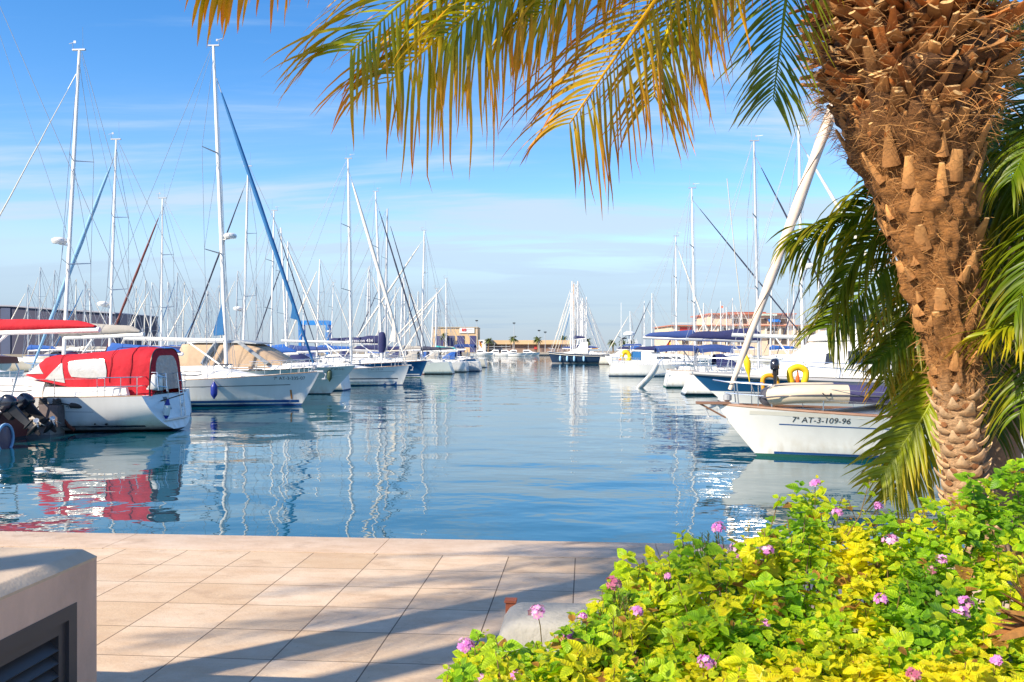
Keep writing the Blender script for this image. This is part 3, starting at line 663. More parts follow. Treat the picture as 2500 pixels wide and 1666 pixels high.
# --- red-canopied sailing boat, left front
def red_boat():
    r, h, o, dr = sailboat('white sailing boat with red cockpit canopy and red sail cover', d=30.2, end=('stern', 403), bow_right=False, L=12, B=3.8, Fb=1.45, Fs=1.22, mast=-118, top=-190, topx=-95,
        antif=ANTIF, boom=243, boom_z=3.28, cover=REDC, cover_h=.40, srake=.55, stern=.84, rise=.36, stay=WHITEC, radar=None, cabin_h=.5, stripe=None)
    # cockpit enclosure
    prof = [(4.35, 1.86, 1.93, .95), (4.05, 1.80, 2.20, 1.05), (3.75, 1.70, 2.50, 1.10), (3.4, 1.62, 2.60, 1.14), (2.5, 1.45, 2.62, 1.18), (1.9, 1.38, 2.68, 1.18), (1.35, 1.28, 2.77, 1.18), (1.0, 1.22, 2.80, 1.16), (.5, 1.2, 2.81, 1.14), (.02, 1.2, 2.79, 1.10)]
    def sec(x):
        f = lambda k: interp([(p[0], p[k]) for p in prof[::-1]], x); return f(1), f(2), f(3)
    E1, E2 = .42, .62
    def surf(x, z, off=0):
        zb, zt, w = sec(x); f = min(.999, max(0, (z-zb)/(zt-zb))); s = f**(1/E2); c = math.sqrt(max(0, 1-s*s)); return w*c**E1+off
    b = MB(); rr = []; n = 28
    for i in range(n+1):
        x = lerp(4.35, .02, i/n); zb, zt, w = sec(x); wr = .022*math.sin(x*9)+.035*mnoise.noise((x*3, 2, 1)); rr.append([])
        for k in range(23):
            a = PI*k/22; c, s = math.cos(a), math.sin(a); sg = 1 if c >= 0 else -1
            rr[-1].append(Vector((x, sg*(w+wr*(.3+.7*abs(math.sin(2*a))))*abs(c)**E1, zb+(zt-zb)*s**E2+.022*mnoise.noise((x*4, k*.6, 5))-.045*s*abs(math.sin((x-.62)*1.9)))))
    b.loft(rr, False)
    cx, cz = .02, 1.9                                   # aft end: red border, sloping outwards at the foot
    ring = rr[-1]
    def inn(p, k, dx): return Vector((-.10*(2.8-p.z)/1.6-.02-dx, p.y*k, cz+(p.z-cz)*k))
    b.loft([ring, [Vector((p.x-.10*(2.8-p.z)/1.6-.02, p.y*.985, p.z)) for p in ring], [inn(p, .74, 0) for p in ring]], False)
    ca = b.build('cockpit_canopy', REDC, r, 50)
    b = MB(); q = [inn(p, .74, .004) for p in ring]; b.loft([[p, Vector((p.x-.01, p.y*.1, p.z))] for p in q], False)
    top = q[::-1]; vs = q; m = len(vs)
    b2 = MB()
    for j in range(m//2): b2.add([vs[j], vs[j+1], vs[m-2-j], vs[m-1-j]], [(0, 1, 2, 3)])
    b2.build('rear_window', GREYV, ca, 60)
    b = MB(); b.tube([p+Vector((-.03, 0, .01)) for p in rr[-1]], .022, 6); b.build('canopy_bow', BLACK, ca)
    for xs_ in (3.05, 1.30, .62):
        zb, zt, w = sec(xs_); b = MB(); b.tube([(xs_+.02*math.sin(k), math.copysign(max(0, abs(math.cos(PI*k/30)))**E1*(w+.008), math.cos(PI*k/30)), zb+(zt-zb+.008)*max(1e-6, math.sin(PI*k/30))**E2) for k in range(1, 30)], .011, 4); b.build('seam', mat('dark_red_stitching', (.22, .008, .015), .85), ca)
    def panel(corners, sd, m, nx=9, nz=7, rnd=0):
        (xa, za), (xb, zb_), (xc, zc), (xd, zd) = corners; bb = MB(); rows = []
        for i in range(nx+1):
            s = i/nx; row = []
            for j in range(nz+1):
                t = j/nz; e = 0
                x = lerp(lerp(xa, xb, s), lerp(xd, xc, s), t); z = lerp(lerp(za, zb_, s), lerp(zd, zc, s), t)
                if rnd:
                    mx_, mz_ = (xa+xb+xc+xd)/4, (za+zb_+zc+zd)/4; u_, v_ = 2*s-1, 2*t-1
                    k = 1-.12*max(0, abs(u_)+abs(v_)-1.3); x = mx_+(x-mx_)*k; z = mz_+(z-mz_)*k
                row.append(Vector((x, sd*surf(x, z, .022+.004*math.sin(7*s+3*t)), z)))
            rows.append(row)
        bb.loft(rows, False); bb.build('window', m, ca, 60)
    for sd in (1, -1):
        panel([(2.82, 2.36), (1.52, 2.44), (1.36, 1.79), (2.66, 1.80)], sd, CLEARV, 12, 10, 1)
        panel([(3.02, 2.27), (2.98, 2.27), (2.84, 1.62), (3.55, 1.74)], sd, CLEARV)
        panel([(4.02, 2.14), (3.90, 2.30), (3.62, 1.92), (4.28, 1.91)], sd, CLEARV)
    # stern details
    T = lambda y, z: h.pt(0, z, 1 if y > 0 else -1).x
    b = MB(); rows = []
    for z in (1.12, .98, .84, .70): rows.append([Vector((h.pt(0, z, 1).x-.012, y, z)) for y in (.28, .02)])
    b.loft(rows, False); b.build('transom_step', mat('grey_non_slip', (.20, .20, .20), .8), r, 0)
    b = MB()
    for y in (-.42, -.72): b.tube([(-.05, y, 1.9), (-.22, y, 1.92), (-.30, y, 1.3), (h.pt(0, .55, 1).x-.07, y, .50), (h.pt(0, .45, 1).x-.02, y, .44)], .018, 6)
    for z in (1.65, 1.3, .95, .65): b.tube([(-.28-.18*(1.3-z)*(z < 1.3), -.42, z), (-.28-.18*(1.3-z)*(z < 1.3), -.72, z)], .014, 5)
    b.build('ladder', STEEL, r)
    b = MB(); b.box((h.pt(0, .42, 1).x-.04, 0, .40), (.14, 1.7, .05)); b.lathe([(.03, 0), (.085, .01), (.06, .04)], 12, (h.pt(0, .8, 1).x-.02, -.85, .8), M=Matrix.Rotation(-PI/2, 3, 'Y')); b.build('swim_platform', GEL, r)
    b = MB()
    for x, z, q in ((1.3, .30, .05), (1.65, .30, .03)): b.lathe([(q, 0), (q, .02), (q*.6, .022)], 10, (x, h.at(x, z)[0]-.005, z), M=Matrix.Rotation(-PI/2, 3, 'X'))
    b.build('through_hull_outlets', BLACK, r)
    hull_text(r, h, 'Oceanis 40', .22, 3.25, .82, 1, LETTERG); hull_line(r, h, 1.6, 8, .70, .78, 1, LETTERG, .008)
    hull_line(r, h, .2, 11, .20, .21, 1, NAVY, .03, 'boot_line')
    w = r.matrix_world
    L2W = lambda x, y, z: o+dr*x+Vector((-dr.y, dr.x, 0))*y+Vector((0, 0, z))
    # life raft case and fender hang from the stern rail
    p = L2W(-.02, .78, 1.62); t = empty('life_raft', p, 0, 'white life raft case lashed to the stern rail beside the red canopy', 'life raft'); t.rotation_euler = (.1, .12, math.atan2(dr.y, dr.x))
    b = MB(); rr = []
    for y, k in ((-.31, .82), (-.27, .95), (-.03, 1), (.03, 1), (.27, .95), (.31, .82)): rr.append([Vector((.21*k*sx*(.75 if ax else 1), y, .27*k*sz*(1 if ax else .75))) for sx, sz, ax in ((1, 1, 1), (1, 1, 0), (1, -1, 0), (1, -1, 1), (-1, -1, 1), (-1, -1, 0), (-1, 1, 0), (-1, 1, 1))])
    b.loft(rr, True); b.build('case', GEL, t, 50)
    b = MB()
    for y in (-.17, .17): b.loft([[Vector((.222*c, y+dy, .285*s)) for c, s in ((1, .75), (.75, 1), (-.75, 1), (-1, .75), (-1, -.75), (-.75, -1), (.75, -1), (1, -.75), (1, .75))] for dy in (-.025, .025)], False)
    b.build('strap', BLACK, t, 0)
    b = MB()
    for z in (-.16, .17): b.tube([(-.26, -.34, z), (-.26, .34, z)], .016, 5)
    for y in (-.3, .3): b.tube([(-.26, y, -.3), (-.26, y, .3), (.1, y, .33)], .016, 5)
    b.build('cradle', STEEL, t)
    fender(L2W(-.42, .66, 1.02), 'white fender with blue ends hanging on the transom under the life raft', FWHITE, FBLUE, .62, .11, rope=.5, tilt=.12)
    return r, h, o, dr, L2W
RB_ = red_boat()
# --- big white sailing boat with the tall mast, bow to the channel
def blue_stay_boat():
    r, h, o, dr = sailboat('white sailing boat with blue furled headsail, tall mast and blue waterline stripe', d=42.5, end=('bow', 781), L=12.2, B=3.9, Fb=1.62, Fs=1.25, mast=553, top=112, topx=521, antif=ANTIB, boot=BLUEB,
        stay=BLUES, stay_r=.095, flap=(.16, .23, .36), stay_top=.90, boom=303, boom_z=3.12, radar=(.415, 1), rake=1.15, cabin_h=.55, srake=-.3)
    hull_text(r, h, '7ª AT-3-335-07', .21, 10.25, 1.26, -1, LETTER)
    hull_line(r, h, .3, 10.9, .84, 1.02, -1, LETTER, .016); hull_line(r, h, .3, 11.2, .23, .23, -1, BLUEB, .06, 'boot_line')
    L2W = lambda x, y, z: o+dr*x+Vector((-dr.y, dr.x, 0))*y+Vector((0, 0, z))
    for px, lab in ((553, 'blue fender below the tall mast of the boat with blue headsail'), (452, 'blue fender near the stern of the boat with blue headsail')):
        x = mast_px(o, dr, px+6); fender(L2W(x, -(h.at(x, 1.0)[0]+.16), 1.15), lab, FBLUE, None, .70, .155, rope=.5)
    b = MB()
    for s in (.43, .72): x = s*12.2; b.box((x, -1.15, h.sheer(s)+.42), (1.1, .03, .05)); b.box((x, 1.15, h.sheer(s)+.42), (1.1, .03, .05))
    b.build('hand_rails', TEAK, r)
    # dark triangular sail bag on the mast's after side
    b = MB(); x = mast_px(o, dr, 548); q = [(x, 0, 3.4), (x-.48, 0, 3.35), (x-.52, 0, 3.55), (x-.1, 0, 4.95)]
    b.loft([[Vector((a, s*(.10 if i < 3 else .03), c)) for i, (a, _, c) in enumerate(q)] for s in (-1, 1)], True); b.build('blue_sail_bag', BLUES, r, 0)
    # bow anchor with a short orange mark at the stem
    hull_line(r, h, 10.85, 10.93, .55, .55, -1, mat('rust_stain', (.42, .17, .04), .8), .22, 'rust_stain')
blue_stay_boat()
# --- pale green motor cruiser with beige canvas
def motor_hull(name, label, d, end, bow_right, L, B, Fb, Fs, rake, hullm, antif, stern=.9, srake=0, sheerband=None, flare=.45, sag=.1, group=None, bands=None, full=2.6, yaw=0):
    th = (-YAW if bow_right else PI-YAW)+yaw; dr = Vector((math.cos(th), math.sin(th), 0)); e = Vector(((end[1]-CX)/F*d, d, 0)); o = e-dr*L if end[0] == 'bow' else e
    r = empty(name, o, th, label, 'motor boat', group); h = Hull(L, B, Fb, Fs, rake=rake, srake=srake, stern=stern, flare=flare, sag=sag, full=full)
    bd = bands or ([(.06, 0), (9, 1)] if not sheerband else [(.06, 0), (Fs*.66, 1), (9, 2)])
    h.mesh(bd, 30, 9).build('hull', [antif, hullm, sheerband or hullm], r, 40); h.deck().build('deck', DECK, r, 60)
    return r, h, o, dr
def sloft(parent, name, m, secs, nx=None, round_=.16, smooth=35):
    """Superstructure: sections (x, z_low, z_high, half_width_low, half_width_high)."""
    b = MB(); rr = []
    for x, za, zb, wa, wb in secs:
        k = min(round_, (zb-za)*.4)
        rr.append([Vector((x, y, z)) for y, z in ((wa, za), (lerp(wa, wb, .85), zb-k), (wb-k*.7, zb), (0, zb+.03), (-wb+k*.7, zb), (-lerp(wa, wb, .85), zb-k), (-wa, za))])
    b.loft(rr, True); return b.build(name, m, parent, smooth)
def side_window(parent, secs, xa, xb, fa, fb, m=DGLASS, slant=0, name='window', off=.012):
    def wall(x, f):
        g = lambda k: interp(sorted((s[0], s[k]) for s in secs), x); za, zb, wa, wb = g(1), g(2), g(3), g(4); kk = min(.16, (zb-za)*.4); return lerp(wa, lerp(wa, wb, .85), f), lerp(za, zb-kk, f)
    for sd in (1, -1):
        b = MB(); rows = []
        for i in range(7):
            s = i/6; row = []
            for f, dx in ((fa, 0), (fb, slant)):
                x = lerp(xa, xb, s)+dx; y, z = wall(x, f); row.append(Vector((x, sd*(y+off), z)))
            rows.append(row)
        b.loft(rows, False); b.build(name, m, parent, 60)
def beige_boat():
    r, h, o, dr = motor_hull('motor_boat', 'pale motor cruiser with beige canvas cover and grey roof arch', 52.8, ('bow', 868), True, 12.8, 4.0, 1.72, 1.35, 1.9, GELG, ANTIF, flare=.6)
    x_ = lambda px: 12.8-(868-px)/41.1
    secs = [(x_(440), 1.5, 1.9, 1.75, 1.7), (x_(455), 1.55, 2.95, 1.7, 1.45), (x_(480), 1.6, 3.02, 1.65, 1.45), (x_(560), 1.62, 3.03, 1.6, 1.45), (x_(620), 1.66, 2.98, 1.6, 1.4), (x_(650), 1.7, 2.7, 1.55, 1.35), (x_(700), 1.75, 2.0, 1.45, 1.3), (x_(706), 1.75, 1.8, 1.4, 1.3)]
    sloft(r, 'canvas_cover', BEIC, secs, smooth=50)
    sloft(r, 'coachroof', DECK, [(x_(430), 1.3, 1.62, 1.8, 1.75), (x_(690), 1.5, 1.82, 1.65, 1.5), (x_(760), 1.6, 1.88, 1.3, 1.1), (x_(800), 1.62, 1.70, .9, .8)])
    sloft(r, 'hardtop', mat('grey_gelcoat', (.33, .35, .36), .4, var=.08), [(x_(470), 3.04, 3.12, 1.5, 1.48), (x_(500), 3.05, 3.22, 1.52, 1.5), (x_(600), 3.04, 3.2, 1.5, 1.45), (x_(640), 2.98, 3.04, 1.4, 1.38)], round_=.05)
    for sd in (1, -1):
        for pa, za, pb, zb, w in ((512, 1.8, 545, 3.05, .16), (672, 1.85, 600, 3.08, .12)):
            b = MB(); b.tube([(x_(pa), sd*1.66, za), (x_(lerp(pa, pb, .6)), sd*1.64, lerp(za, zb, .62)), (x_(pb), sd*1.5, zb)], w, 8, flat=.45); b.build('roof_strut', MATS['grey_gelcoat'], r)
    b = MB()
    for sd in (1, -1):
        pts = [(x, sd*y, z) for x, y, z, t in rail_pts(h, .55, .99, 12, .06, .55)]; b.tube(pts, .018, 5)
        for x, y, z, t in rail_pts(h, .58, .97, 6, .06, 0): b.tube([(x, sd*y, z), (x+.1, sd*y, z+.55)], .015, 5)
    b.build('bow_rail', STEEL, r)
    hull_line(r, h, 9.5, 12.0, .75, 1.15, -1, GEL, .02); hull_text(r, h, '7ª AT-3-51', .16, 11.5, 1.45, -1, LETTER)
    L2W = lambda x, y, z: o+dr*x+Vector((-dr.y, dr.x, 0))*y+Vector((0, 0, z)); x = x_(811)
    fender(L2W(x, -(h.at(x, 1.2)[0]+.17), 1.5), 'dark green fender hanging at the pale green bow', FGREEN, None, .68, .15, rope=.4)
beige_boat()
# --- white boat, blue boat, the red-bottomed stern and the dark blue stern along the channel
r, h, o, dr = sailboat('white sailing boat with cream furled headsail and dark blue double waterline', d=65.3, end=('bow', 999), L=12.2, B=3.9, Fb=1.45, Fs=1.2, mast=857, top=388, topx=850, antif=ANTIB, stay=WHITEC, stay_r=.12, flap=(.10, .23, .75), boom=687, boom_z=3.15, hood=NAVYC, rake=.65, srake=-.2)
hull_line(r, h, .3, 11.4, .50, .50, -1, NAVY, .035, 'boot_line'); hull_line(r, h, .3, 11.3, .16, .16, -1, BLUEB, .12, 'waterline_stripe'); hull_text(r, h, '7ª BA-2-8-04', .2, 9.4, 1.12, -1, LETTERG)
hull_line(r, h, 9.4, 11.2, 1.0, 1.03, -1, LETTERG, .012)
r, h, o, dr = sailboat('blue hulled sailing boat with navy lettered sail cover and dark furled headsail', d=82, end=('bow', 1043), L=13.2, B=4.1, Fb=1.55, Fs=1.25, mast=932, top=468, topx=917, hull=BLUEH, antif=ANTIG, boot=GEL, stay=DARKS, stay_r=.065, boom=795, cover=NAVYC, cover_h=.62, boom_z=3.1, rake=.8)
hull_line(r, h, .3, 12.5, .28, .28, -1, GEL, .05, 'white_stripe')
vs, fs = text_mesh('impression 434', .42); b = MB(); xa = mast_px(o, dr, 845); b.add([(xa+v.x*1.0, -.27, 3.27+v.y) for v in vs], fs); b.build('lettering', LETTERW, r, 0)
b = MB(); x = mast_px(o, dr, 931); b.loft([[Vector((x+.42*c*k+.05, .30*s*k, z)) for c, s in ((1, 0), (.7, .7), (0, 1), (-.7, .7), (-1, 0), (-.7, -.7), (0, -1), (.7, -.7))] for z, k in ((2.3, .6), (2.9, 1), (3.6, .95), (4.1, .7), (4.2, .4))], True); b.build('mast_bag', NAVYC, r, 50)
sailboat('white sailing boat with red antifouling showing at its rounded stern', d=93.5, end=('stern', 1098), bow_right=False, L=11.5, B=3.8, Fb=1.4, Fs=1.25, mast=1029, top=563, topx=1036, hull=GELG, antif=ANTIR, srake=.55, stay=WHITEC, stay_r=.09, boom=1112, cover=DARKS, cover_h=.35, hood=GREYC, stern=.8, yaw=.05)
sailboat('dark blue sailing boat showing its slanted stern and a red and yellow flag', d=114.6, end=('stern', 1164), bow_right=False, L=12, B=3.9, Fb=1.5, Fs=1.3, mast=1089, top=680, hull=BLUEH, antif=ANTIF, boot=GEL, srake=.7, stay=WHITEC, stay_r=.09, bimini=(ROYC, (.2, 2.8, 3.0, 1.4)), flag=(-.1, 3.4), boom=1130, stern=.86)
# --- right side: the boat in front with its dinghy
def right_boat():
    r, h, o, dr = sailboat('white sailing boat with registration lettering and thick cream furled sail', d=23, end=('bow', 1752), bow_right=False, L=12.6, B=3.8, Fb=1.30, Fs=1.08, mast=2196, top=-270, topx=2206, antif=ANTIG, stay=PINKC, stay_r=.118, stay_top=.93, rake=1.3, boom=None)
    hull_text(r, h, '7ª AT-3-109-96', .205, 12.6-1.72, .93, 1, LETTER)
    hull_line(r, h, 12.6-1.45, 2, .86, .74, 1, BLUEB, .014); hull_line(r, h, 12.6-.75, .3, 1.14, 1.0, 1, GEL2, .05, 'rubbing_strake'); hull_line(r, h, 11.2, .3, .105, .10, 1, BLUEB, .03, 'boot_line')
    b = MB()
    for sd in (1, -1): b.tube([(x, sd*y, z) for x, y, z, t in rail_pts(h, .1, .99, 22, .03, .03)], .04, 6)
    b.box((12.72, 0, 1.36), (.85, .30, .06)); b.tube([(13.1, .1, 1.36), (12.4, .05, .98)], .025, 5); b.tube([(13.1, -.1, 1.36), (12.4, -.05, .98)], .025, 5)
    b.build('teak_capping', mat('red_teak', (.26, .14, .09), .55, var=.25, vscale=6), r)
    L2W = lambda x, y, z: o+dr*x+Vector((-dr.y, dr.x, 0))*y+Vector((0, 0, z))
    fb, ft = Vector((12.35, 0, 1.52)), None
    for ch in r.children:
        if ch.name.startswith('furled_sail'): vs_ = [v.co for v in ch.data.vertices]; fs_ob = ch
    n_ = len(vs_)//8; cen = [sum(vs_[i*8:i*8+8], Vector())/8 for i in range(n_)]; rad = [(vs_[i*8]-cen[i]).length for i in range(n_)]
    for ph, m_, rr_ in ((0, GREYC, .010), (2.6, ROPE, .008)):
        b = MB(); pts = []
        for k in range(160):
            t = k/159*(n_-2.2)+.4; i = int(t); f = t-i; c = cen[i].lerp(cen[i+1], f); q = lerp(rad[i], rad[i+1], f); ax = (cen[-1]-cen[0]).normalized(); X = Vector((0, 1, 0)); Y = ax.cross(X); a = ph+k*.115; pts.append(c+(X*math.cos(a)+Y*math.sin(a))*(q*1.0+.003))
        b.tube(pts, rr_, 4); b.build('spiral_lashing', m_, fs_ob, 60)
    # inflatable tender, keel up on the foredeck
    t = empty('inflatable_dinghy', L2W(9.35, .25, 1.42), math.atan2(dr.y, dr.x), 'upturned cream and dark grey inflatable dinghy on the foredeck', 'dinghy')
    CREAM = mat('cream_hypalon', (.62, .52, .38), .55, var=.12, vscale=3); DKG = mat('dark_grey_hypalon', (.075, .075, .095), .6, var=.1, vscale=3); PUR = mat('navy_hypalon', (.05, .045, .13), .6)
    pts = spline([(-2.3, -.62, .14), (-1.6, -.66, .16), (0, -.68, .22), (1.3, -.60, .22), (1.85, -.33, .16), (2.02, 0, .10), (1.85, .33, .16), (1.3, .60, .22), (0, .68, .22), (-1.6, .66, .16), (-2.3, .62, .14)], 60)
    rd = [.235*min(1, (.35+i*.16), (.35+(60-i)*.16)) for i in range(61)]
    b = MB(); b.tube(pts, rd, 14, mi=lambda i, j: 1 if (i < 13 or i >= 47) else (2 if 26 <= i < 34 else 0)); b.build('inflated_tube', [CREAM, PUR, DKG], t, 60)
    b = MB(); rr = []
    for i in range(11):
        s = i/10; x = lerp(-2.1, 1.85, s); w = .62*(1-ss(.7, 1.02, s)*.75); rr.append([Vector((x, w*k, .30+(.20-.10*s)*(1-abs(k))+.02)) for k in (-1, -.5, 0, .5, 1)]+[Vector((x, w*k, .2)) for k in (1, 0, -1)])
    b.loft(rr, True); b.build('keel_floor', DKG, t, 50)
    b = MB(); q = [p+Vector((0, -.235*math.copysign(1, -p.y) if abs(p.y) > .2 else 0, 0))*1.0+Vector((.235 if abs(p.y) <= .45 and p.x > 1.5 else 0, 0, -.02)) for p in pts]; b.tube(q[2:-2], .022, 5); b.build('rubbing_strip', DKG, t)
    b = MB()
    for x in (.9, -.6):
        b.tube([(x, .90, .26), (x-.05, .95, .20), (x-.16, .95, .20), (x-.2, .90, .26)], .014, 5)
    b.build('handle', BLACK, t)
    # horseshoe buoy, outboard motor and float on the far rail
    def at(px, py, d): return P(px, py, d)
    w = at(1948, 916, 24.6); t = empty('horseshoe_buoy', w, 0, 'yellow horseshoe buoy standing on the rail behind the dinghy', 'lifebuoy')
    pts = spline([(-.15, 0, -.26), (-.22, 0, -.05), (-.20, 0, .13), (0, 0, .22), (.20, 0, .13), (.22, 0, -.05), (.15, 0, -.26)], 24); b = MB(); b.tube(pts, [.05]+[.092]*23+[.05], 10, flat=.75); b.build('foam_ring', YELL, t, 60)
    b = MB(); b.lathe([(.05, -.2), (.06, -.1), (.035, .0), (.025, .1), (.01, .13)], 10, (0, .02, 0)); b.build('buoy_light', ORAN, t)
    w = at(1880, 935, 24.7); t = empty('yellow_buoy', w, 0, 'amber horseshoe buoy left of the black outboard motor', 'lifebuoy')
    pts = spline([(-.2, 0, -.22), (-.2, 0, .1), (-.08, 0, .2), (.12, 0, .18), (.2, 0, .06), (.2, 0, -.22)], 20); b = MB(); b.tube(pts, .065, 8, flat=.8); b.build('foam_ring', mat('amber_foam', (.72, .33, .01), .6, var=.06, vscale=4), t, 60)
    outboard(at(1892, 902, 24.4), -PI/2-.4, 'dark outboard motor clamped upright on the rail between two yellow buoys', .62)
    w = at(1826, 900, 23.4); t = empty('yellow_float', w, 0, 'small yellow spindle float tied beside the cream furled sail', 'float')
    b = MB(); M = Matrix.Rotation(-.12, 3, 'Y'); b.lathe([(.01, -.36), (.025, -.2), (.04, -.14), (.075, -.02), (.095, .12), (.085, .22), (.04, .32), (.015, .40)], 12, M=M); b.build('float_body', YELL, t, 60)
    b = MB(); b.tube([(-.04, 0, .38), (-.3, 0, 2.6), (-.55, 0, 5)], .010, 4); b.tube([(.05, 0, -.34), (.22, 0, -.75)], .012, 4); b.build('rope', ROPEW, t)
    # grey cockpit tent and pram hood further aft
    b = MB(); rr = []
    for x, w, z in ((5.2, .9, 1.5), (5.0, 1.0, 2.1), (4.2, 1.1, 2.45), (3.2, 1.15, 2.5), (2.8, 1.1, 2.42)): rr.append([Vector((x, w*c*1.05, 1.25+(z-1.25)*max(1e-9, s)**.5)) for c, s in [(math.cos(PI*k/12), math.sin(PI*k/12)) for k in range(13)]])
    b.loft(rr, False); b.build('sprayhood', GREYC, r, 60)
def outboard(w, rz, label, s=1.0, tilt=0, parent=None, name='outboard_motor'):
    t = empty(name, w, rz, label, 'outboard motor') if parent is None else empty(name, w, rz)
    if parent is not None: t.parent = parent
    t.rotation_euler = (0, tilt, rz); t.scale = (s, s, s)
    ENG = mat('glossy_black_cowl', (.02, .02, .03), .18, coat=.6)
    b = MB(); rr = []
    for z, k, dx in ((-.02, .82, 0), (.05, 1, 0), (.22, 1.03, -.01), (.36, .95, -.03), (.44, .75, -.04), (.47, .4, -.05)): rr.append([Vector((.30*k*math.copysign(abs(math.cos(a))**.6, math.cos(a))+dx, .19*k*math.copysign(abs(math.sin(a))**.6, math.sin(a)), z)) for a in [2*PI*i/16+.01 for i in range(16)]])
    b.loft(rr, True); b.build('cowl', ENG, t, 60)
    b = MB(); b.loft([[Vector((x0+dx, y, z)) for dx, y in ((-a, -c), (a, -c*.6), (a*1.2, 0), (a, c*.6), (-a, c))] for x0, z, a, c in ((-.02, 0, .16, .12), (0, -.3, .12, .09), (.02, -.75, .10, .06), (.02, -.80, .2, .07), (.02, -.83, .2, .03), (.02, -.86, .10, .035), (.02, -1.0, .09, .03))], True); b.build('drive_leg', BLACK, t, 50)
    b = MB(); b.lathe([(.01, -.32), (.06, -.22), (.075, 0), (.06, .2), (.03, .26)], 12, (.02, 0, -1.02), M=Matrix.Rotation(PI/2, 3, 'Y')); b.add([(-.06, 0, -1.05), (.14, 0, -1.05), (.08, .015, -1.3), (-.0, .015, -1.3), (.08, -.015, -1.3), (0, -.015, -1.3)], [(0, 1, 2, 3), (1, 0, 5, 4)]); b.build('gearcase', BLACK, t, 60)
    b = MB()
    for k in range(3):
        a = 2*PI*k/3; M = Matrix.Rotation(a, 3, 'X'); q = [M @ Vector(p) for p in ((.24, -.02, .05), (.30, .03, .05), (.33, .09, .13), (.31, .07, .20), (.25, -.02, .21), (.22, -.07, .14))]; q = [p+Vector((0, 0, -1.02)) for p in q]
        b.add(q+[p+Vector((.014, 0, 0)) for p in q], [(0, 1, 2, 3, 4, 5), (11, 10, 9, 8, 7, 6)]+[(i, (i+1) % 6, (i+1) % 6+6, i+6) for i in range(6)])
    b.build('propeller', ALUG, t, 40)
    b = MB(); b.box((-.22, 0, -.12), (.18, .26, .3)); b.tube([(-.3, 0, .12), (-.75, .05, .16)], .025, 6); b.build('bracket', BLACK, t)
    return t
right_boat()
# --- flybridge motor yacht with the blue upper hull
def fly_boat():
    L = 14.5
    r, h, o, dr = motor_hull('motor_boat', 'large white flybridge motor yacht with blue upper hull and oval porthole', 35, ('bow', 1689), False, L, 4.4, 1.80, 1.55, 2.4, GEL, ANTIF, sheerband=BLUEH, flare=.5, bands=[(.06, 0), (1.08, 1), (9, 2)])
    x_ = lambda px: L-(px-1689)/62
    secs = [(x_(1830), 1.72, 1.80, .8, .7), (x_(1880), 1.72, 2.05, 1.3, 1.1), (x_(1930), 1.7, 2.35, 1.6, 1.35), (x_(1990), 1.68, 3.0, 1.75, 1.5), (x_(2030), 1.66, 3.1, 1.8, 1.6), (x_(2300), 1.6, 3.1, 1.8, 1.6), (x_(2420), 1.6, 3.0, 1.8, 1.6)]
    s = sloft(r, 'saloon', GEL, secs); side_window(s, secs, x_(1945), x_(2000), .45, .80, DGLASS, .15); side_window(s, secs, x_(2030), x_(2300), .42, .78)
    s2 = [(x_(1985), 3.05, 3.2, 1.45, 1.4), (x_(2020), 3.05, 3.45, 1.6, 1.5), (x_(2120), 3.05, 3.55, 1.65, 1.6), (x_(2330), 3.05, 3.5, 1.65, 1.6)]; sloft(r, 'flybridge', GEL, s2)
    sloft(r, 'bimini', DARKS, [(x_(2010), 3.75, 3.85, 1.4, 1.3), (x_(2030), 3.78, 3.98, 1.5, 1.4), (x_(2190), 3.78, 3.98, 1.5, 1.4), (x_(2210), 3.75, 3.85, 1.4, 1.3)], round_=.06)
    b = MB()
    for sd in (1, -1):
        for px in (2030, 2190): b.tube([(x_(px), sd*1.4, 3.8), (x_(px+30), sd*1.5, 3.2)], .025, 6)
        b.tube([(x, sd*y, z) for x, y, z, t in rail_pts(h, .3, .985, 16, .06, .62)], .02, 6)
        for x, y, z, t in rail_pts(h, .35, .96, 8, .06, 0): b.tube([(x, sd*y, z), (x, sd*y, z+.62)], .016, 5)
    b.build('guard_rail', STEEL, r)
    x = x_(1829); b = MB(); n = 20; z0 = 1.47; ring = []
    for k in range(n): a = 2*PI*k/n; X, Z = x+.19*math.cos(a), z0+.085*math.sin(a); ring.append(Vector((X, h.at(X, Z)[0]+.012, Z)))
    b.add(ring, [tuple(range(n))]); pw = b.build('porthole', DGLASS, r, 0); b = MB(); b.tube(ring+ring[:2], .018, 5); b.build('porthole_rim', STEEL, pw)
    hull_line(r, h, x_(1740), x_(1830), 1.49, 1.49, 1, mat('pale_blue_line', (.12, .35, .55), .4), .010)
    b = MB()
    for sd in (1, -1): b.tube([(xx, sd*y, z) for xx, y, z, t in rail_pts(h, 0, .995, 24, .0, -.02)], .075, 6)
    b.build('rubbing_strake', mat('grey_rubber', (.33, .33, .34), .6), r)
fly_boat()
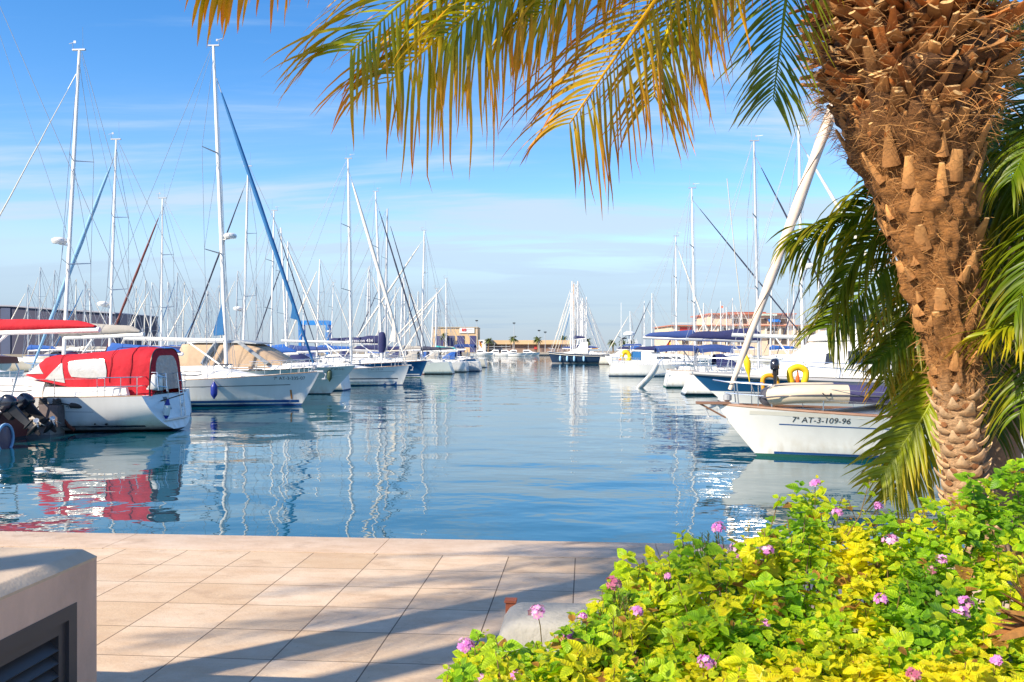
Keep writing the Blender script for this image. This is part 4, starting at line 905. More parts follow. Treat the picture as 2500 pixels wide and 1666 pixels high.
# --- sailing boats behind it, sterns to the channel
r, h, o, dr = sailboat('white sailing boat with navy sail cover and scoop stern', d=52.8, end=('stern', 1690), L=10.2, B=3.5, Fb=1.4, Fs=1.15, mast=1853, top=345, topx=1841, antif=ANTIF, boot=NAVY, stay=DARKS, stay_r=.05, boom=1674, boom_z=3.15, cover=NAVYC, cover_h=.62, spar=ALUG, srake=.75, bimini=(ROYC, (.3, 2.2, 2.75, 1.25)), stern=.8)
vs, fs = text_mesh('Catral', .26); b = MB(); xa = mast_px(o, dr, 1713); b.add([(xa+v.x, -.19, 3.17+v.y*.8) for v in vs], fs); b.build('lettering', LETTERB, r, 0)
b = MB()
for yy in (-.35, .35): b.tube([(.3, yy, 1.2), (-.1, yy, 1.9), (.2, yy, 2.3)], .02, 5)
b.tube([(.1, -.6, 1.8), (.1, .6, 1.8)], .02, 5); b.build('stern_gantry', STEEL, r)
r, h, o, dr = sailboat('white sailing boat with royal blue sail cover and green waterline', d=62.6, end=('stern', 1632), L=11, B=3.7, Fb=1.45, Fs=1.2, mast=1698, top=460, topx=1689, antif=ANTIG, stay=DARKS, stay_r=.045, boom=1570, boom_z=3.35, cover=ROYC, cover_h=.5, srake=.35, bimini=(ROYC, (-.9, 2.4, 2.75, 1.3)), stern=.82, hood=NAVYC, flag=(.4, 3.1))
L2 = lambda x, y, z: o+dr*x+Vector((-dr.y, dr.x, 0))*y+Vector((0, 0, z))
t = empty('boarding_plank', P(1606, 889, 61), 0, 'white rounded boarding plank sloping from the stern down to the water', 'gangplank')
b = MB(); q = P(1557, 950, 61)-P(1606, 889, 61); pts = spline([(0, 0, 0), tuple(q*.35+Vector((.12, 0, -.05))), tuple(q*.75+Vector((.05, 0, -.05))), tuple(q)], 12); b.tube(pts, [.16]+[.27]*10+[.22, .15], 10, flat=.5); b.build('plank', GEL, t, 60)
b = MB(); b.tube([(0, 0, 0), (.5, .4, .5)], .03, 5); b.tube([tuple(q*.5), (.7, 0, -.6)], .02, 5); b.build('davit', STEEL, t)
r, h, o, dr = sailboat('white sailing boat with silver boom and white furled sail behind the flybridge yacht', d=45, end=('stern', 1770), L=10.5, B=3.6, Fb=1.4, Fs=1.15, mast=1961, top=308, topx=1950, spar=ALU, stay=WHITEC, stay_r=.09, boom=1787, boom_z=3.3, radar=(.44, 1))
# --- small white cruiser with blue double stripe on the right
def cruiser():
    L = 11.5
    r, h, o, dr = motor_hull('motor_boat', 'white motor cruiser with navy waterline band, radar post and orange buoys', 93.5, ('stern', 1515), True, L, 3.9, 1.6, 1.35, 1.4, GEL, ANTIF, srake=.5, bands=[(.05, 0), (.16, 1), (.36, 2), (9, 1)], sheerband=NAVY)
    x_ = lambda px: (px-1515)/23.2
    secs = [(x_(1563), 1.3, 3.05, 1.6, 1.35), (x_(1572), 1.3, 2.95, 1.65, 1.4), (x_(1590), 1.3, 2.1, 1.65, 1.45), (x_(1650), 1.35, 2.1, 1.5, 1.3), (x_(1700), 1.4, 1.7, 1.2, 1)]
    s = sloft(r, 'deckhouse', GEL, secs); side_window(s, secs, x_(1600), x_(1660), .4, .8)
    sloft(r, 'bimini', ROYC, [(x_(1520), 2.92, 3.0, 1.4, 1.3), (x_(1530), 2.95, 3.1, 1.45, 1.35), (x_(1563), 2.98, 3.12, 1.45, 1.35)], round_=.04)
    sloft(r, 'cockpit_cover', BLUES, [(x_(1543), 1.5, 2.3, 1.5, 1.3), (x_(1562), 1.5, 2.4, 1.5, 1.3)], round_=.05)
    b = MB(); b.tube([(x_(1536), 0, 1.3), (x_(1536), 0, 4.0)], .06, 6); b.lathe([(.1, 0), (.62, .08), (.62, .3), (.3, .48)], 14, (x_(1536), 0, 4.0)); b.build('radar_post', GEL, r)
    b = MB(); b.tube([(x_(1517), .5, 1.3), (x_(1517), .5, 7.5)], .03, 5); b.build('aerial', ALU, r)
    b = MB(); q = Vector((x_(1519), .5, 3.7)); 
    for k in range(3): a = 2*PI*k/3+.5; b.tube([q, q+Vector((.55*math.cos(a), .1, .55*math.sin(a)))], [.06, .02], 4)
    b.tube([q, q+Vector((.5, 0, .05))], .07, 6); b.build('wind_generator', BLACK, r)
    b = MB(); 
    for px, z in ((1562, 1.62), (1575, 1.62)): b.box((x_(px)+1, -h.at(x_(px)+1, 1.0)[0]-.004, 1.02), (.32, .03, .09))
    b.build('portlights', DGLASS, r)
    L2 = lambda x, y, z: o+dr*x+Vector((-dr.y, dr.x, 0))*y+Vector((0, 0, z))
    for px, py, lab, mm, s in ((1528, 872, 'amber horseshoe buoy on the stern rail of the white cruiser', YELL, 1.6), (1516, 889, 'orange ring buoy low on the stern of the white cruiser', ORAN, 1.15)):
        w = P(px, py, 92.6); t = empty('lifebuoy', w, 0, lab, 'lifebuoy'); b = MB(); pts = [(.24*s*math.cos(a), 0, .34*s*math.sin(a)) for a in [2*PI*k/16 for k in range(17)]]; b.tube(pts, .14*s, 8); b.build('foam_ring', mm, t, 60)
cruiser()
# --- dark motor sailer at the end of the channel
def motorsailer():
    r, h, o, dr = sailboat('dark navy motor sailer with white wheelhouse canopy and pale blue fenders', d=156, end=('bow', 1339), bow_right=False, L=10.6, B=3.6, Fb=2.0, Fs=1.55, mast=1402, top=690, topx=1402, hull=NAVY, antif=mat('grey_antifouling', (.30, .28, .28), .7), boot=MATS.get('grey_antifouling') or NAVY, rake=.8, cabin_h=.55, sheerband=None, stay=None, boom=1430, cover=NAVYC, cover_h=.5, boom_z=4.2, lod=1)
    x_ = lambda px: 10.6-(px-1339)/13.9
    sloft(r, 'wheelhouse_canopy', mat('white_canopy', (.78, .78, .75), .7), [(x_(1397), 1.7, 1.9, 1.3, 1.2), (x_(1409), 1.7, 2.6, 1.35, 1.2), (x_(1418), 1.7, 3.5, 1.35, 1.15), (x_(1435), 1.7, 3.7, 1.35, 1.15)], round_=.2)
    b = MB()
    for sd in (1, -1): b.tube([(x, sd*y, z) for x, y, z, t in rail_pts(h, 0, .99, 16, 0, -.28)], .05, 5)
    b.build('rubbing_strake', GEL2, r)
    L2 = lambda x, y, z: o+dr*x+Vector((-dr.y, dr.x, 0))*y+Vector((0, 0, z)); FP = mat('pale_blue_fender', (.30, .52, .75), .5)
    for px, lab in ((1368, 'pale blue fender nearest the bow of the dark motor sailer'), (1385, 'second pale blue fender from the bow of the dark motor sailer'), (1402, 'third pale blue fender from the bow of the dark motor sailer'), (1425, 'pale blue fender nearest the stern of the dark motor sailer')):
        x = x_(px); fender(L2(x, h.at(x, .9)[0]+.2, 1.28), lab, FP, None, .95, .2, 'pale blue fenders along the dark motor sailer', rope=.4)
motorsailer()
# ------------------------------------------------------------------ the boats crowded behind
def crowd(label, group, base, topx, top, d, right, end=None, stay=WHITEC, cover=None, L=None, hull=GEL, lod=2, sr=.055, stayless=False, boot=None, **k):
    L = L or random.uniform(9.5, 12)
    pm = F/d; e = base+(L*pm*(.40) if right else -L*pm*.40)      # the mast stands 40 % of the length behind the bow
    if end: end_ = end
    else: end_ = ('bow', e)
    bl = random.uniform(3.4, 4.6)
    return sailboat(label, group, d=d, end=end_, bow_right=right, L=L, B=3.5, Fb=random.uniform(1.3, 1.55), Fs=random.uniform(1.05, 1.25), mast=base, top=top, topx=topx, hull=hull, antif=random.choice([ANTIF, ANTIB, ANTIR]), boot=boot,
        stay=None if stayless else stay, stay_r=sr, boom=bl, cover=cover, cover_h=random.uniform(.4, .6), lod=lod, srake=.3, hood=k.pop('hood', None), **k)
# left: the nearer masts, each with its own look
crowd('white sailing boat with grey boom cover and tall mast behind the red canopy', None, 152, 194, 125, 36, False, ('stern', 428), GEL2, GREYC, 11.5, lod=1, sr=.024, radar=(.43, 1), boom_z=3.2)
crowd('white sailing boat with thick pale blue furled headsail leaning left', None, 266, 284, 342, 47.5, False, None, mat('pale_blue_sail', (.22, .42, .62), .7), BLUEC, 11, lod=1, sr=.10, radar=(.30, 1), hood=NAVYC)
crowd('white sailing boat with thin maroon furled headsail leaning left', None, 393, 397, 485, 58, False, None, BROWNS, NAVYC, 10.5, lod=1, sr=.07, hood=mat('maroon_canvas', (.12, .02, .02), .8))
crowd('white sailing boat with dark furled headsail and radar dome behind the blue headsail', None, 593, 606, 407, 59, False, None, DARKS, BLUEC, 11.5, lod=1, sr=.05, radar=(.30, 1))
crowd('sailing boat with bright blue boom cover right of the tallest mast', None, 661, 669, 515, 74, True, None, DARKS, BLUEC, 11, lod=1, sr=.045, hood=BLUEC)
crowd('white sailing boat with mast leaning left and pale furled headsail', None, 701, 686, 556, 79, True, None, WHITEC, mat('cobalt_canvas', (.01, .11, .42), .8), 11, sr=.07)
crowd('sailing boat with slim mast rising just right of the blue furled headsail', None, 700, 703, 590, 90, False, None, DARKS, ROYC, 10)
crowd('sailing boat with white furled headsail sloping left of its short mast', None, 773, 781, 634, 97, False, None, WHITEC, BLUEC, 10.5, sr=.08)
crowd('sailing boat with short mast carrying a low radar dome', None, 808, 814, 690, 118, True, None, WHITEC, ROYC, 10, lod=1, radar=(.35, -1), hood=ROYC)
crowd('sailing boat with grey mast behind the blue hulled boat', None, 940, 946, 510, 92, True, None, DARKS, NAVYC, 12, spar=ALUG)
LG = 'distant sailing boats crowded behind the left row'; LL = 'distant white sailing boat with bare thin mast in the crowd behind the left row'
i = 0
for px, tp in ((69, 697), (95, 664), (127, 655), (181, 690), (204, 680), (224, 712), (326, 700), (351, 690), (366, 682), (410, 682), (428, 676), (444, 686), (475, 699), (500, 722), (511, 718), (540, 700), (574, 655), (629, 690), (740, 712), (893, 662), (902, 655), (921, 690), (948, 688), (962, 700), (977, 690), (990, 672), (1002, 705), (1016, 712), (1052, 735), (1062, 722)):
    d = 105+18*(i % 4)+random.uniform(-4, 4)
    crowd(LL, LG, px, px+random.uniform(-6, 8), tp+random.uniform(-12, 8), d, random.random() < .45, None, random.choice([WHITEC, WHITEC, GEL2, BLUES, DARKS]), random.choice([BLUEC, NAVYC, ROYC, GREYC, WHITEC, None]), hood=random.choice([NAVYC, BLUEC, GREYC, None]), sr=.06, spar=random.choice([ALU, ALUG, GEL2]), hull=random.choice([GEL, GEL, GEL2]))
    i += 1
sailboat('sailing boat with turquoise boom cover between the red bottomed and dark blue sterns', d=101, end=('stern', 1138), bow_right=False, L=10.5, B=3.6, mast=1088-25, top=705, topx=1066, lod=1, stay=WHITEC, boom=1118, cover=TEALC, cover_h=.5, hood=GREYC)
# right side crowd
crowd('sailing boat with slim mast left of the royal blue boom cover', None, 1652, 1650, 577, 86, True, None, WHITEC, NAVYC, 10.5, sr=.07, lod=1)
crowd('sailing boat with far slim mast right of the flybridge yacht', None, 2000, 1998, 560, 84, False, None, DARKS, NAVYC, 11, lod=1, sr=.06, radar=(.3, -1))
RG = 'distant sailing boats in front of the yacht club'; RL = 'distant white sailing boat with bare thin mast in front of the yacht club'
for px, tp in ((1591, 716), (1573, 735), (1540, 760), (1716, 740), (1738, 755), (1760, 735), (1775, 750), (1792, 728), (1808, 745), (1938, 690), (1925, 730), (1880, 700)):
    crowd(RL, RG, px, px+random.uniform(-4, 4), tp, 125+random.uniform(0, 45), random.random() < .5, None, random.choice([WHITEC, DARKS]), random.choice([BLUEC, NAVYC, ROYC, None]), hull=random.choice([GEL, GEL2]))
MG = 'masts in a row behind the dark motor sailer'; ML = 'white sailing boat in the row behind the dark motor sailer, masts almost in line'
for px, tx, tp, d, rt, wood in ((1399, 1397, 687, 166, False, 0), (1404, 1401, 694, 176, False, 1), (1408, 1407, 694, 187, False, 0), (1412, 1411, 687, 198, False, 0), (1419, 1417, 727, 210, True, 0), (1424, 1422, 728, 222, False, 0), (1431, 1432, 725, 234, True, 0), (1416, 1414, 745, 246, False, 0), (1421, 1420, 735, 256, False, 0), (1428, 1427, 740, 262, True, 0), (1394, 1393, 715, 182, False, 0)):
    crowd(ML if not wood else 'white sailing boat with varnished wooden mast in the row behind the dark motor sailer', MG if not wood else None, px, tx, tp, d, rt, None, random.choice([WHITEC, BLUES, WHITEC]), random.choice([NAVYC, ROYC]), 11, spar=ALU if not wood else mat('varnished_spar', (.55, .28, .08), .4), sr=.06, mr=1.5)
# small motor boats low on the water along the far quay and to the right of the motor sailer
def small_boat(px, d, L, right, label, group, cab=True, hull=GEL, top=None):
    r, h, o, dr = motor_hull('motor_boat', label, d, ('bow', px), right, L, L*.34, .95+.03*L, .8, .5, hull, ANTIF, group=group)
    if cab:
        secs = [(L*.28, .75, 1.9, L*.13, L*.11), (L*.55, .8, 1.95, L*.13, L*.11), (L*.68, .85, 1.3, L*.11, L*.09), (L*.85, .95, 1.05, L*.07, L*.05)]
        s = sloft(r, 'cabin', DECK, secs); side_window(s, secs, L*.30, L*.56, .45, .85)
        if top: sloft(r, 'bimini', top, [(0, 2.1, 2.16, L*.13, L*.12), (L*.3, 2.15, 2.25, L*.14, L*.13)], round_=.04)
        b = MB(); b.tube([(L*.5, 0, 1.9), (L*.5, 0, 4.2)], .035, 4); b.build('aerial', ALU, r)
    return r
SG = 'small motor boats moored along the far quay'; SL = 'small white motor boat moored against the far quay'
for px in (1168, 1184, 1205, 1228, 1262, 1284, 1300, 1318): small_boat(px, random.uniform(268, 290), random.uniform(5, 7.5), random.random() < .5, SL, SG, random.random() < .6)
SG2 = 'small motor boats packed right of the dark motor sailer'; SL2 = 'small white motor boat packed right of the dark motor sailer'
for k, (px, d) in enumerate(((1482, 178), (1490, 190), (1476, 205), (1500, 168), (1492, 150), (1506, 140), (1484, 222), (1498, 240), (1510, 205), (1521, 185), (1532, 168), (1546, 150))): small_boat(px, d, random.uniform(6, 8.5), False, SL2, SG2, True, GEL, random.choice([None, ROYC, NAVYC, GREYC]))
SG3 = 'motor cruisers between the left sailing boats'; SL3 = 'white motor cruiser low in the crowd of boats on the left'
for k, (px, d) in enumerate(((60, 62), (215, 66), (340, 70), (330, 88), (690, 86), (150, 84), (470, 92), (560, 100), (910, 112), (790, 106), (30, 100))): small_boat(px, d, random.uniform(8, 10), k % 2 == 0, SL3, SG3, True, random.choice([GEL, GEL2]), random.choice([ROYC, BLUEC, NAVYC, GREYC]))
# ------------------------------------------------------------------ the outboard boat and finger pontoon at the left edge
def left_edge():
    L = 7
    r, h, o, dr = motor_hull('motor_boat', 'open motor boat with two tilted black outboard motors at the left edge', 26.6, ('stern', 16), False, L, 2.5, 1.1, .85, .6, mat('dark_red_hull', (.12, .03, .03), .4), ANTIF)
    for y in (.38, -.42): t = outboard((-.42, y, 1.02), PI, None, .9, -.8, parent=r, name='outboard_motor')
    b = MB()
    for sd in (1, -1): b.tube([(.7, sd*1.1, .9), (.35, sd*1.1, 2.1), (.45, sd*1.0, 2.45), (.8, sd*.9, 2.55)], .03, 8)
    b.build('roll_bar', STEEL, r); sloft(r, 'bar_cover', BLACK, [(.35, 2.3, 2.5, 1.12, 1.05), (1.4, 2.4, 2.62, 1.12, 1.05)], round_=.06)
    t = empty('tender', P(3, 1062, 24.6), PI-YAW, 'dark tender bow with pale blue rubbing rim cut by the left frame edge', 'dinghy'); b = MB(); rr = []
    for x, w, z0 in ((-.12, .12, -.30), (-.10, .34, -.48), (.4, .5, -.52), (2.2, .55, -.50)): rr.append([Vector((x, w*math.cos(a), z0*.2+(.42 if math.sin(a) > 0 else .42)*math.sin(a)*(.75+.25*min(1, w*2)))) for a in [2*PI*k/20 for k in range(20)]])
    b.loft(rr, True); b.build('hull', mat('dark_violet_hull', (.05, .03, .08), .35), t, 60); b = MB()
    b.tube([p+Vector((-.02, 0, 0)) for p in rr[1]]+[rr[1][0]], .04, 6); b.build('rubbing_rim', mat('pale_blue_rubber', (.25, .42, .6), .5), t)
    c = P(70, 1000, 28.6); p = empty('finger_pontoon', (c.x, c.y, 0), -YAW, 'timber finger pontoon with grey mooring block and dark ropes at the left edge', 'pontoon')
    b = MB(); b.box((-1.6, .2, .42), (5, 1.0, .10)); b.build('timber_deck', WOODP, p, 0)
    b = MB(); b.box((-1.6, .2, .18), (4.9, .8, .36)); b.build('float', CONC, p, 0)
    b = MB(); b.box((-1.6, -.31, .40), (5.04, .05, .16)); b.build('edge_board', mat('pale_edge_board', (.48, .42, .36), .8, var=.2, vscale=4), p, 0)
    b = MB(); b.box((.62, .0, .62), (.30, .40, .72)); b.box((.94, .0, .60), (.30, .40, .68)); b.build('mooring_block', mat('grey_brown_block', (.16, .125, .12), .85, var=.25, vscale=9), p, 20)
    b = MB()
    for q, rr_ in (((.55, -.1, 1.03), .11), ((.95, 0, 1.0), .12)):
        for k in range(4): b.tube([Vector(q)+Vector((rr_*math.cos(a)*(1-.08*k), rr_*.8*math.sin(a), .05*k-.04+.02*math.sin(3*a+k))) for a in [2*PI*i/14 for i in range(15)]], .035, 6)
    b.tube(spline([(1.0, 0, 1.02), (1.6, .2, .88), (2.1, .6, .80), (2.9, 1.0, .80), (3.7, 1.4, 1.0), (4.3, 1.7, 1.2)], 20), .02, 6)
    b.tube(spline([(1.0, 0, 1.0), (2.2, .7, .76), (3.1, 1.2, .82), (4.35, 1.75, 1.22)], 20), .018, 6); b.tube(spline([(.5, -.1, 1.0), (.2, -.3, .6), (-.2, -.4, .35), (-.9, -.35, .5)], 14), .02, 6)
    b.build('mooring_rope', ROPE, p)
    b = MB(); b.tube(spline([(1.30, .1, .93), (1.5, .2, .91), (2.0, .5, .82), (2.2, .65, .79)], 12), [.03]+[.085]*11+[.03], 10); b.build('rubber_snubber', mat('dark_rubber', (.045, .035, .03), .7), p, 60)
    b = MB(); b.tube([(1.3, .4, .10), (1.15, .4, .2), (1.0, .3, .45)], .06, 6); b.build('bracket', RUST, p)
left_edge()
# ------------------------------------------------------------------ far shore
CRM = mat('cream_render', (.62, .50, .34), .9, var=.08, vscale=.3); ORG = mat('pale_orange_render', (.66, .46, .26), .9, var=.06, vscale=.2)
BRN = mat('brown_stone_wall', (.28, .19, .15), .9, var=.2, vscale=.6); PURD = mat('violet_blue_door', (.06, .06, .17), .6, var=.15, vscale=1); SIGNW = mat('sign_panel', (.80, .78, .76), .5); SIGNR = mat('sign_red', (.55, .06, .05), .5)
def Wd(px, py, d): return P(px, py, d)
def ground(name, px0, px1, d0, d1, z, m):
    a, c = P(px0, 848, d0), P(px1, 848, d0); e, f = P(px0, 848, d1), P(px1, 848, d1); b = MB()
    lo = [Vector((p.x, p.y, -1)) for p in (a, c, f, e)]; hi = [Vector((p.x, p.y, z)) for p in (a, c, f, e)]; b.add(lo+hi, [(4, 5, 6, 7), (0, 1, 5, 4), (1, 2, 6, 5), (2, 3, 7, 6), (3, 0, 4, 7)])
    return tag(b.build(name, m, None, 0), kind='structure')
DIRT = mat('quay_ground', (.33, .28, .22), .95, var=.2, vscale=.2)
ground('far_quay_pavement', 760, 1560, 298, 420, 1.1, DIRT)
ground('right_quay_pavement', 1545, 3000, 172, 294, 1.0, DIRT)
ground('left_quay_pavement', -900, 740, 196, 294, 1.2, DIRT)
def block(root, name, m, px0, px1, py0, py1, d, depth, mi=0, z0=None):
    a, c = P(px0, py0, d), P(px1, py1, d); zb = c.z if z0 is None else z0; b = MB(); b.box(((a.x+c.x)/2, d+depth/2, (a.z+zb)/2), (abs(c.x-a.x), depth, a.z-zb)); o = b.build(name, m, None, 0)
    if root: o.parent = root; o.matrix_parent_inverse = Matrix.Translation(-root.location)
    return o
def bld(label, px, d, z=1.1, name='building', cat='building', group=None):
    p = P(px, 848, d); return empty(name, (p.x, d, z), 0, label, cat, group)
def workshop():
    d = 305; r = bld('pale orange boatyard workshop with violet blue doors and white sign', 1110, d)
    block(r, 'walls', ORG, 1054, 1166, 800, 860, d, 22, z0=1.1); block(r, 'roof_parapet', CRM, 1053, 1167, 798.5, 800, d-.4, 22.8)
    for px0, px1 in ((1063, 1076), (1077, 1092), (1093, 1109), (1116, 1133), (1147, 1161)): block(r, 'door', PURD, px0, px1, 820, 858, d-.25, .2, z0=1.1)
    block(r, 'sign', SIGNW, 1122, 1158, 800.5, 813.5, d-.3, .25); 
    b = MB(); b.box((P(1133, 0, d).x, d-.36, P(0, 806, d).z), (1.5, .06, .9)); o = b.build('sign_logo', SIGNR, None, 0); o.parent = r; o.matrix_parent_inverse = Matrix.Translation(-r.location)
    block(r, 'sign_line', LETTERG, 1139, 1154, 804, 805.2, d-.33, .06)
    block(r, 'side_room', mat('white_render', (.7, .68, .64), .9), 1168, 1186, 830, 860, d, 8, z0=1.1)
    block(r, 'window', DGLASS, 1173, 1178, 833, 837, d-.06, .2)
workshop()
def longhall():
    d = 318; r = bld('long low cream and brown harbour building behind the far quay', 1280, d)
    block(r, 'upper_wall', ORG, 1188, 1412, 831, 841, d-1.2, 14); block(r, 'lower_wall', BRN, 1180, 1412, 841, 861, d, 12, z0=1.1)
    for px in (1280, 1305, 1322, 1352, 1375): block(r, 'door', mat('grey_brown_door', (.14, .10, .09), .7), px, px+5, 846, 857, d-.15, .2, z0=1.1)
    block(r, 'door', SIGNR, 1304, 1311, 845, 853, d-.3, .2)
longhall()
def boat_rack():
    d = 303; r = bld('low metal boat rack holding small white boats on the far quay', 1215, d, name='boat_rack', cat='rack')
    for py in (846, 852): block(r, 'shelf', ALUG, 1185, 1246, py, py+1, d, 3)
    for px in (1185, 1205, 1225, 1245): block(r, 'post', ALUG, px, px+.8, 844, 862, d+1, .2, z0=1.1)
boat_rack()
b = MB(); a, c = P(1180, 848, 296), P(1400, 848, 296); b.box(((a.x+c.x)/2, 296.5, .55), (c.x-a.x, 3, .3)); b.box(((a.x+c.x)/2, 296.6, .2), (c.x-a.x-1, 2, .5))
tag(b.build('floating_jetty', CONC, None, 0), 'long low grey jetty floating in front of the far quay', 'jetty')
def club():
    d = 200; r = bld('cream three storey yacht club with red cornices, balconies and blue awning', 1850, d, 1.0)
    CW = mat('cream_club_render', (.70, .55, .40), .9, var=.06, vscale=.3); RD = mat('red_cornice', (.52, .20, .13), .8); WH = mat('pale_balcony', (.76, .70, .60), .85); SH = mat('dark_shuttered_glass', (.10, .075, .06), .4, var=.2, vscale=2)
    block(r, 'upper_storey', CW, 1736, 1941, 768, 794, d+2, 20); block(r, 'middle_storey', CW, 1640, 2030, 796, 820, d, 24); block(r, 'ground_storey', CW, 1640, 2030, 822, 860, d, 24, z0=1.0)
    block(r, 'upper_cornice', RD, 1732, 1945, 765, 768, d+1.2, 21.6); block(r, 'middle_cornice', RD, 1637, 2033, 793.6, 796, d-.8, 25.6); block(r, 'lower_cornice', WH, 1637, 2033, 819.6, 822, d-.8, 25.6)
    block(r, 'roof', mat('red_roof_tiles', (.36, .10, .06), .85), 1780, 1870, 762, 765, d+6, 10); block(r, 'sign', mat('pale_green_sign', (.62, .72, .62), .5), 1858, 1897, 766.6, 771, d+.9, .25)
    vs, fs = text_mesh('SANTA POLA', .36); b = MB(); q = P(1861, 770.4, d+.85); b.add([(q.x+v.x*1.12, q.y-.06, q.z+v.y*.9) for v in vs], fs); o = b.build('sign_lettering', mat('green_lettering', (.05, .2, .15), .6), None, 0); o.parent = r; o.matrix_parent_inverse = Matrix.Translation(-r.location)
    def win(px0, px1, py0, py1, dd, n=4):
        f = block(r, 'window', WH, px0-.8, px1+.8, py0-.8, py1+.5, dd-.10, .2); g = block(f, 'pane', SH, px0, px1, py0, py1, dd-.16, .12); g.parent = f; g.matrix_parent_inverse = Matrix.Identity(4)
    for a, c in ((1786, 1803), (1810, 1823), (1839, 1855), (1858, 1872), (1876, 1890), (1905, 1922)): win(a, c, 778, 790, d+2)
    for a, c in ((1763, 1774), (1785, 1802), (1839, 1852), (1874, 1899), (1910, 1920), (1950, 1962), (1972, 1990)): win(a, c, 802, 817, d)
    for a, c in ((1665, 1680), (1700, 1715), (1735, 1750), (1770, 1784), (1800, 1818), (1874, 1884), (1890, 1901), (1908, 1920), (1950, 1966)): win(a, c, 826, 840, d)
    for a, c in ((1785, 1802), (1874, 1899), (1839, 1852)):
        b = MB(); q0, q1 = P(a-1, 817, d-.9), P(c+1, 810, d-.9)
        for k in range(13): x = lerp(q0.x, q1.x, k/12); b.box((x, d-.9, (q0.z+q1.z)/2), (.05, .05, q1.z-q0.z))
        b.box(((q0.x+q1.x)/2, d-.9, q1.z), (q1.x-q0.x, .08, .08)); b.box(((q0.x+q1.x)/2, d-.45, q0.z-.05), (q1.x-q0.x, .9, .1)); o = b.build('balcony', WH, None, 0); o.parent = r; o.matrix_parent_inverse = Matrix.Translation(-r.location)
    a, c = P(1874, 779, d+1.9), P(1902, 786, d+1.9); b = MB(); b.loft([[Vector((x, d+1.8, a.z)), Vector((x, d+.6, c.z+.05)), Vector((x, d+.6, c.z-.1)), Vector((x, d+1.8, a.z-.1))] for x in (a.x, c.x)], True); o = b.build('awning', mat('bright_blue_canvas', (.015, .16, .55), .8), None, 0); o.parent = r; o.matrix_parent_inverse = Matrix.Translation(-r.location)
    block(r, 'red_loggia', SIGNR, 1660, 1705, 799, 816, d-.12, .2); block(r, 'terrace_rail', WH, 1640, 1735, 788.5, 790, d-.5, .3)
    for px in (1645, 1700, 1725, 1751, 1778, 1828, 1868, 1903, 1938): block(r, 'pilaster', WH, px, px+4, 797, 819, d-.3, .25)
    p = P(1786, 752, d); b = MB(); b.tube([(p.x, d+8, 10), (p.x, d+8, 12.6)], .06, 5); o = b.build('flagstaff', ALU, None, 0); o.parent = r; o.matrix_parent_inverse = Matrix.Translation(-r.location)
    b = MB(); b.box((p.x-.3, d+8, 12.2), (.6, .04, .5)); o = b.build('flag', ORAN, None, 0); o.parent = r; o.matrix_parent_inverse = Matrix.Translation(-r.location)
club()
def darkhall():
    d = 200; r = bld('long dark violet blue shed on the left behind the masts', 100, d, 1.2)
    DK = mat('dark_violet_cladding', (.045, .045, .085), .6, var=.15, vscale=.4); DK2 = mat('dark_cladding_blue', (.06, .08, .15), .6, var=.15, vscale=.4)
    b = MB(); q = [(-420, 738), (-10, 747), (30, 748), (150, 757), (266, 764), (282, 766)]
    pts = [P(px, py, d) for px, py in q]; b.loft([[Vector((p.x, d, 1.2)), Vector((p.x, d, p.z)), Vector((p.x, d+24, p.z)), Vector((p.x, d+24, 1.2))] for p in pts], True); o = b.build('walls', DK, None, 0); o.parent = r; o.matrix_parent_inverse = Matrix.Translation(-r.location)
    b = MB(); b.loft([[Vector((p.x, d-.5, p.z-.1)), Vector((p.x, d-.5, p.z+.22)), Vector((p.x, d+24.5, p.z+.22)), Vector((p.x, d+24.5, p.z-.1))] for p in pts], True); o = b.build('roof_edge', mat('pale_roof_edge', (.35, .35, .40), .6), None, 0); o.parent = r; o.matrix_parent_inverse = Matrix.Translation(-r.location)
    block(r, 'blue_panel', DK2, 2, 25, 752, 840, d-.2, .15, z0=1.2); block(r, 'end_wall', mat('brown_grey_render', (.26, .22, .24), .9), 283, 294, 767, 840, d+2, 6, z0=1.2)
darkhall()
def crane():
    d = 190; p = P(737, 848, d); r = empty('boat_crane', (p.x, d, 1.2), 0, 'bright blue boat lifting gantry behind the left masts', 'crane'); b = MB(); BL = mat('crane_blue', (.02, .22, .60), .5)
    for px in (737, 803): x = (px-CX)/F*d; b = MB(); b.box((x-p.x, 0, 3.2), (.6, 4, 6.4)); b.build('gantry_leg', BL, r, 0)
    x0, x1 = 0, (803-737)/F*d; b = MB(); b.box(((x0+x1)/2, -1.6, 6.8), (x1+.8, .5, .9)); b.box(((x0+x1)/2, 1.6, 6.8), (x1+.8, .5, .9)); b.build('beams', BL, r, 0)
crane()
LAMP = mat('lamp_post_grey', (.45, .46, .48), .5)
for px, py, d, lab in ((1164, 784, 300, 'grey lamp post right behind the boatyard workshop'), (1255, 790, 300, 'grey lamp post above the first far palm'), (1316, 808, 300, 'short lamp post above the second far palm'), (1331, 812, 300, 'pale lamp post just right of the second far palm')):
    p = P(px, 848, d); zt = P(px, py, d).z; r = empty('lamp_post', (p.x, d, 1.1), 0, lab, 'lamp post'); b = MB(); b.tube([(0, 0, 0), (0, 0, zt-1.1)], [.11, .07], 6); b.build('post', LAMP, r)
    b = MB(); b.box((0, -.3, zt-1.0), (.9, .8, .35)); b.build('lamp_head', BLACK, r)
LEAFF = mat('far_palm_leaf', (.10, .13, .03), .6, var=.2, vscale=1, trans=.15); TRK = mat('far_palm_trunk', (.26, .18, .11), .9, var=.2)
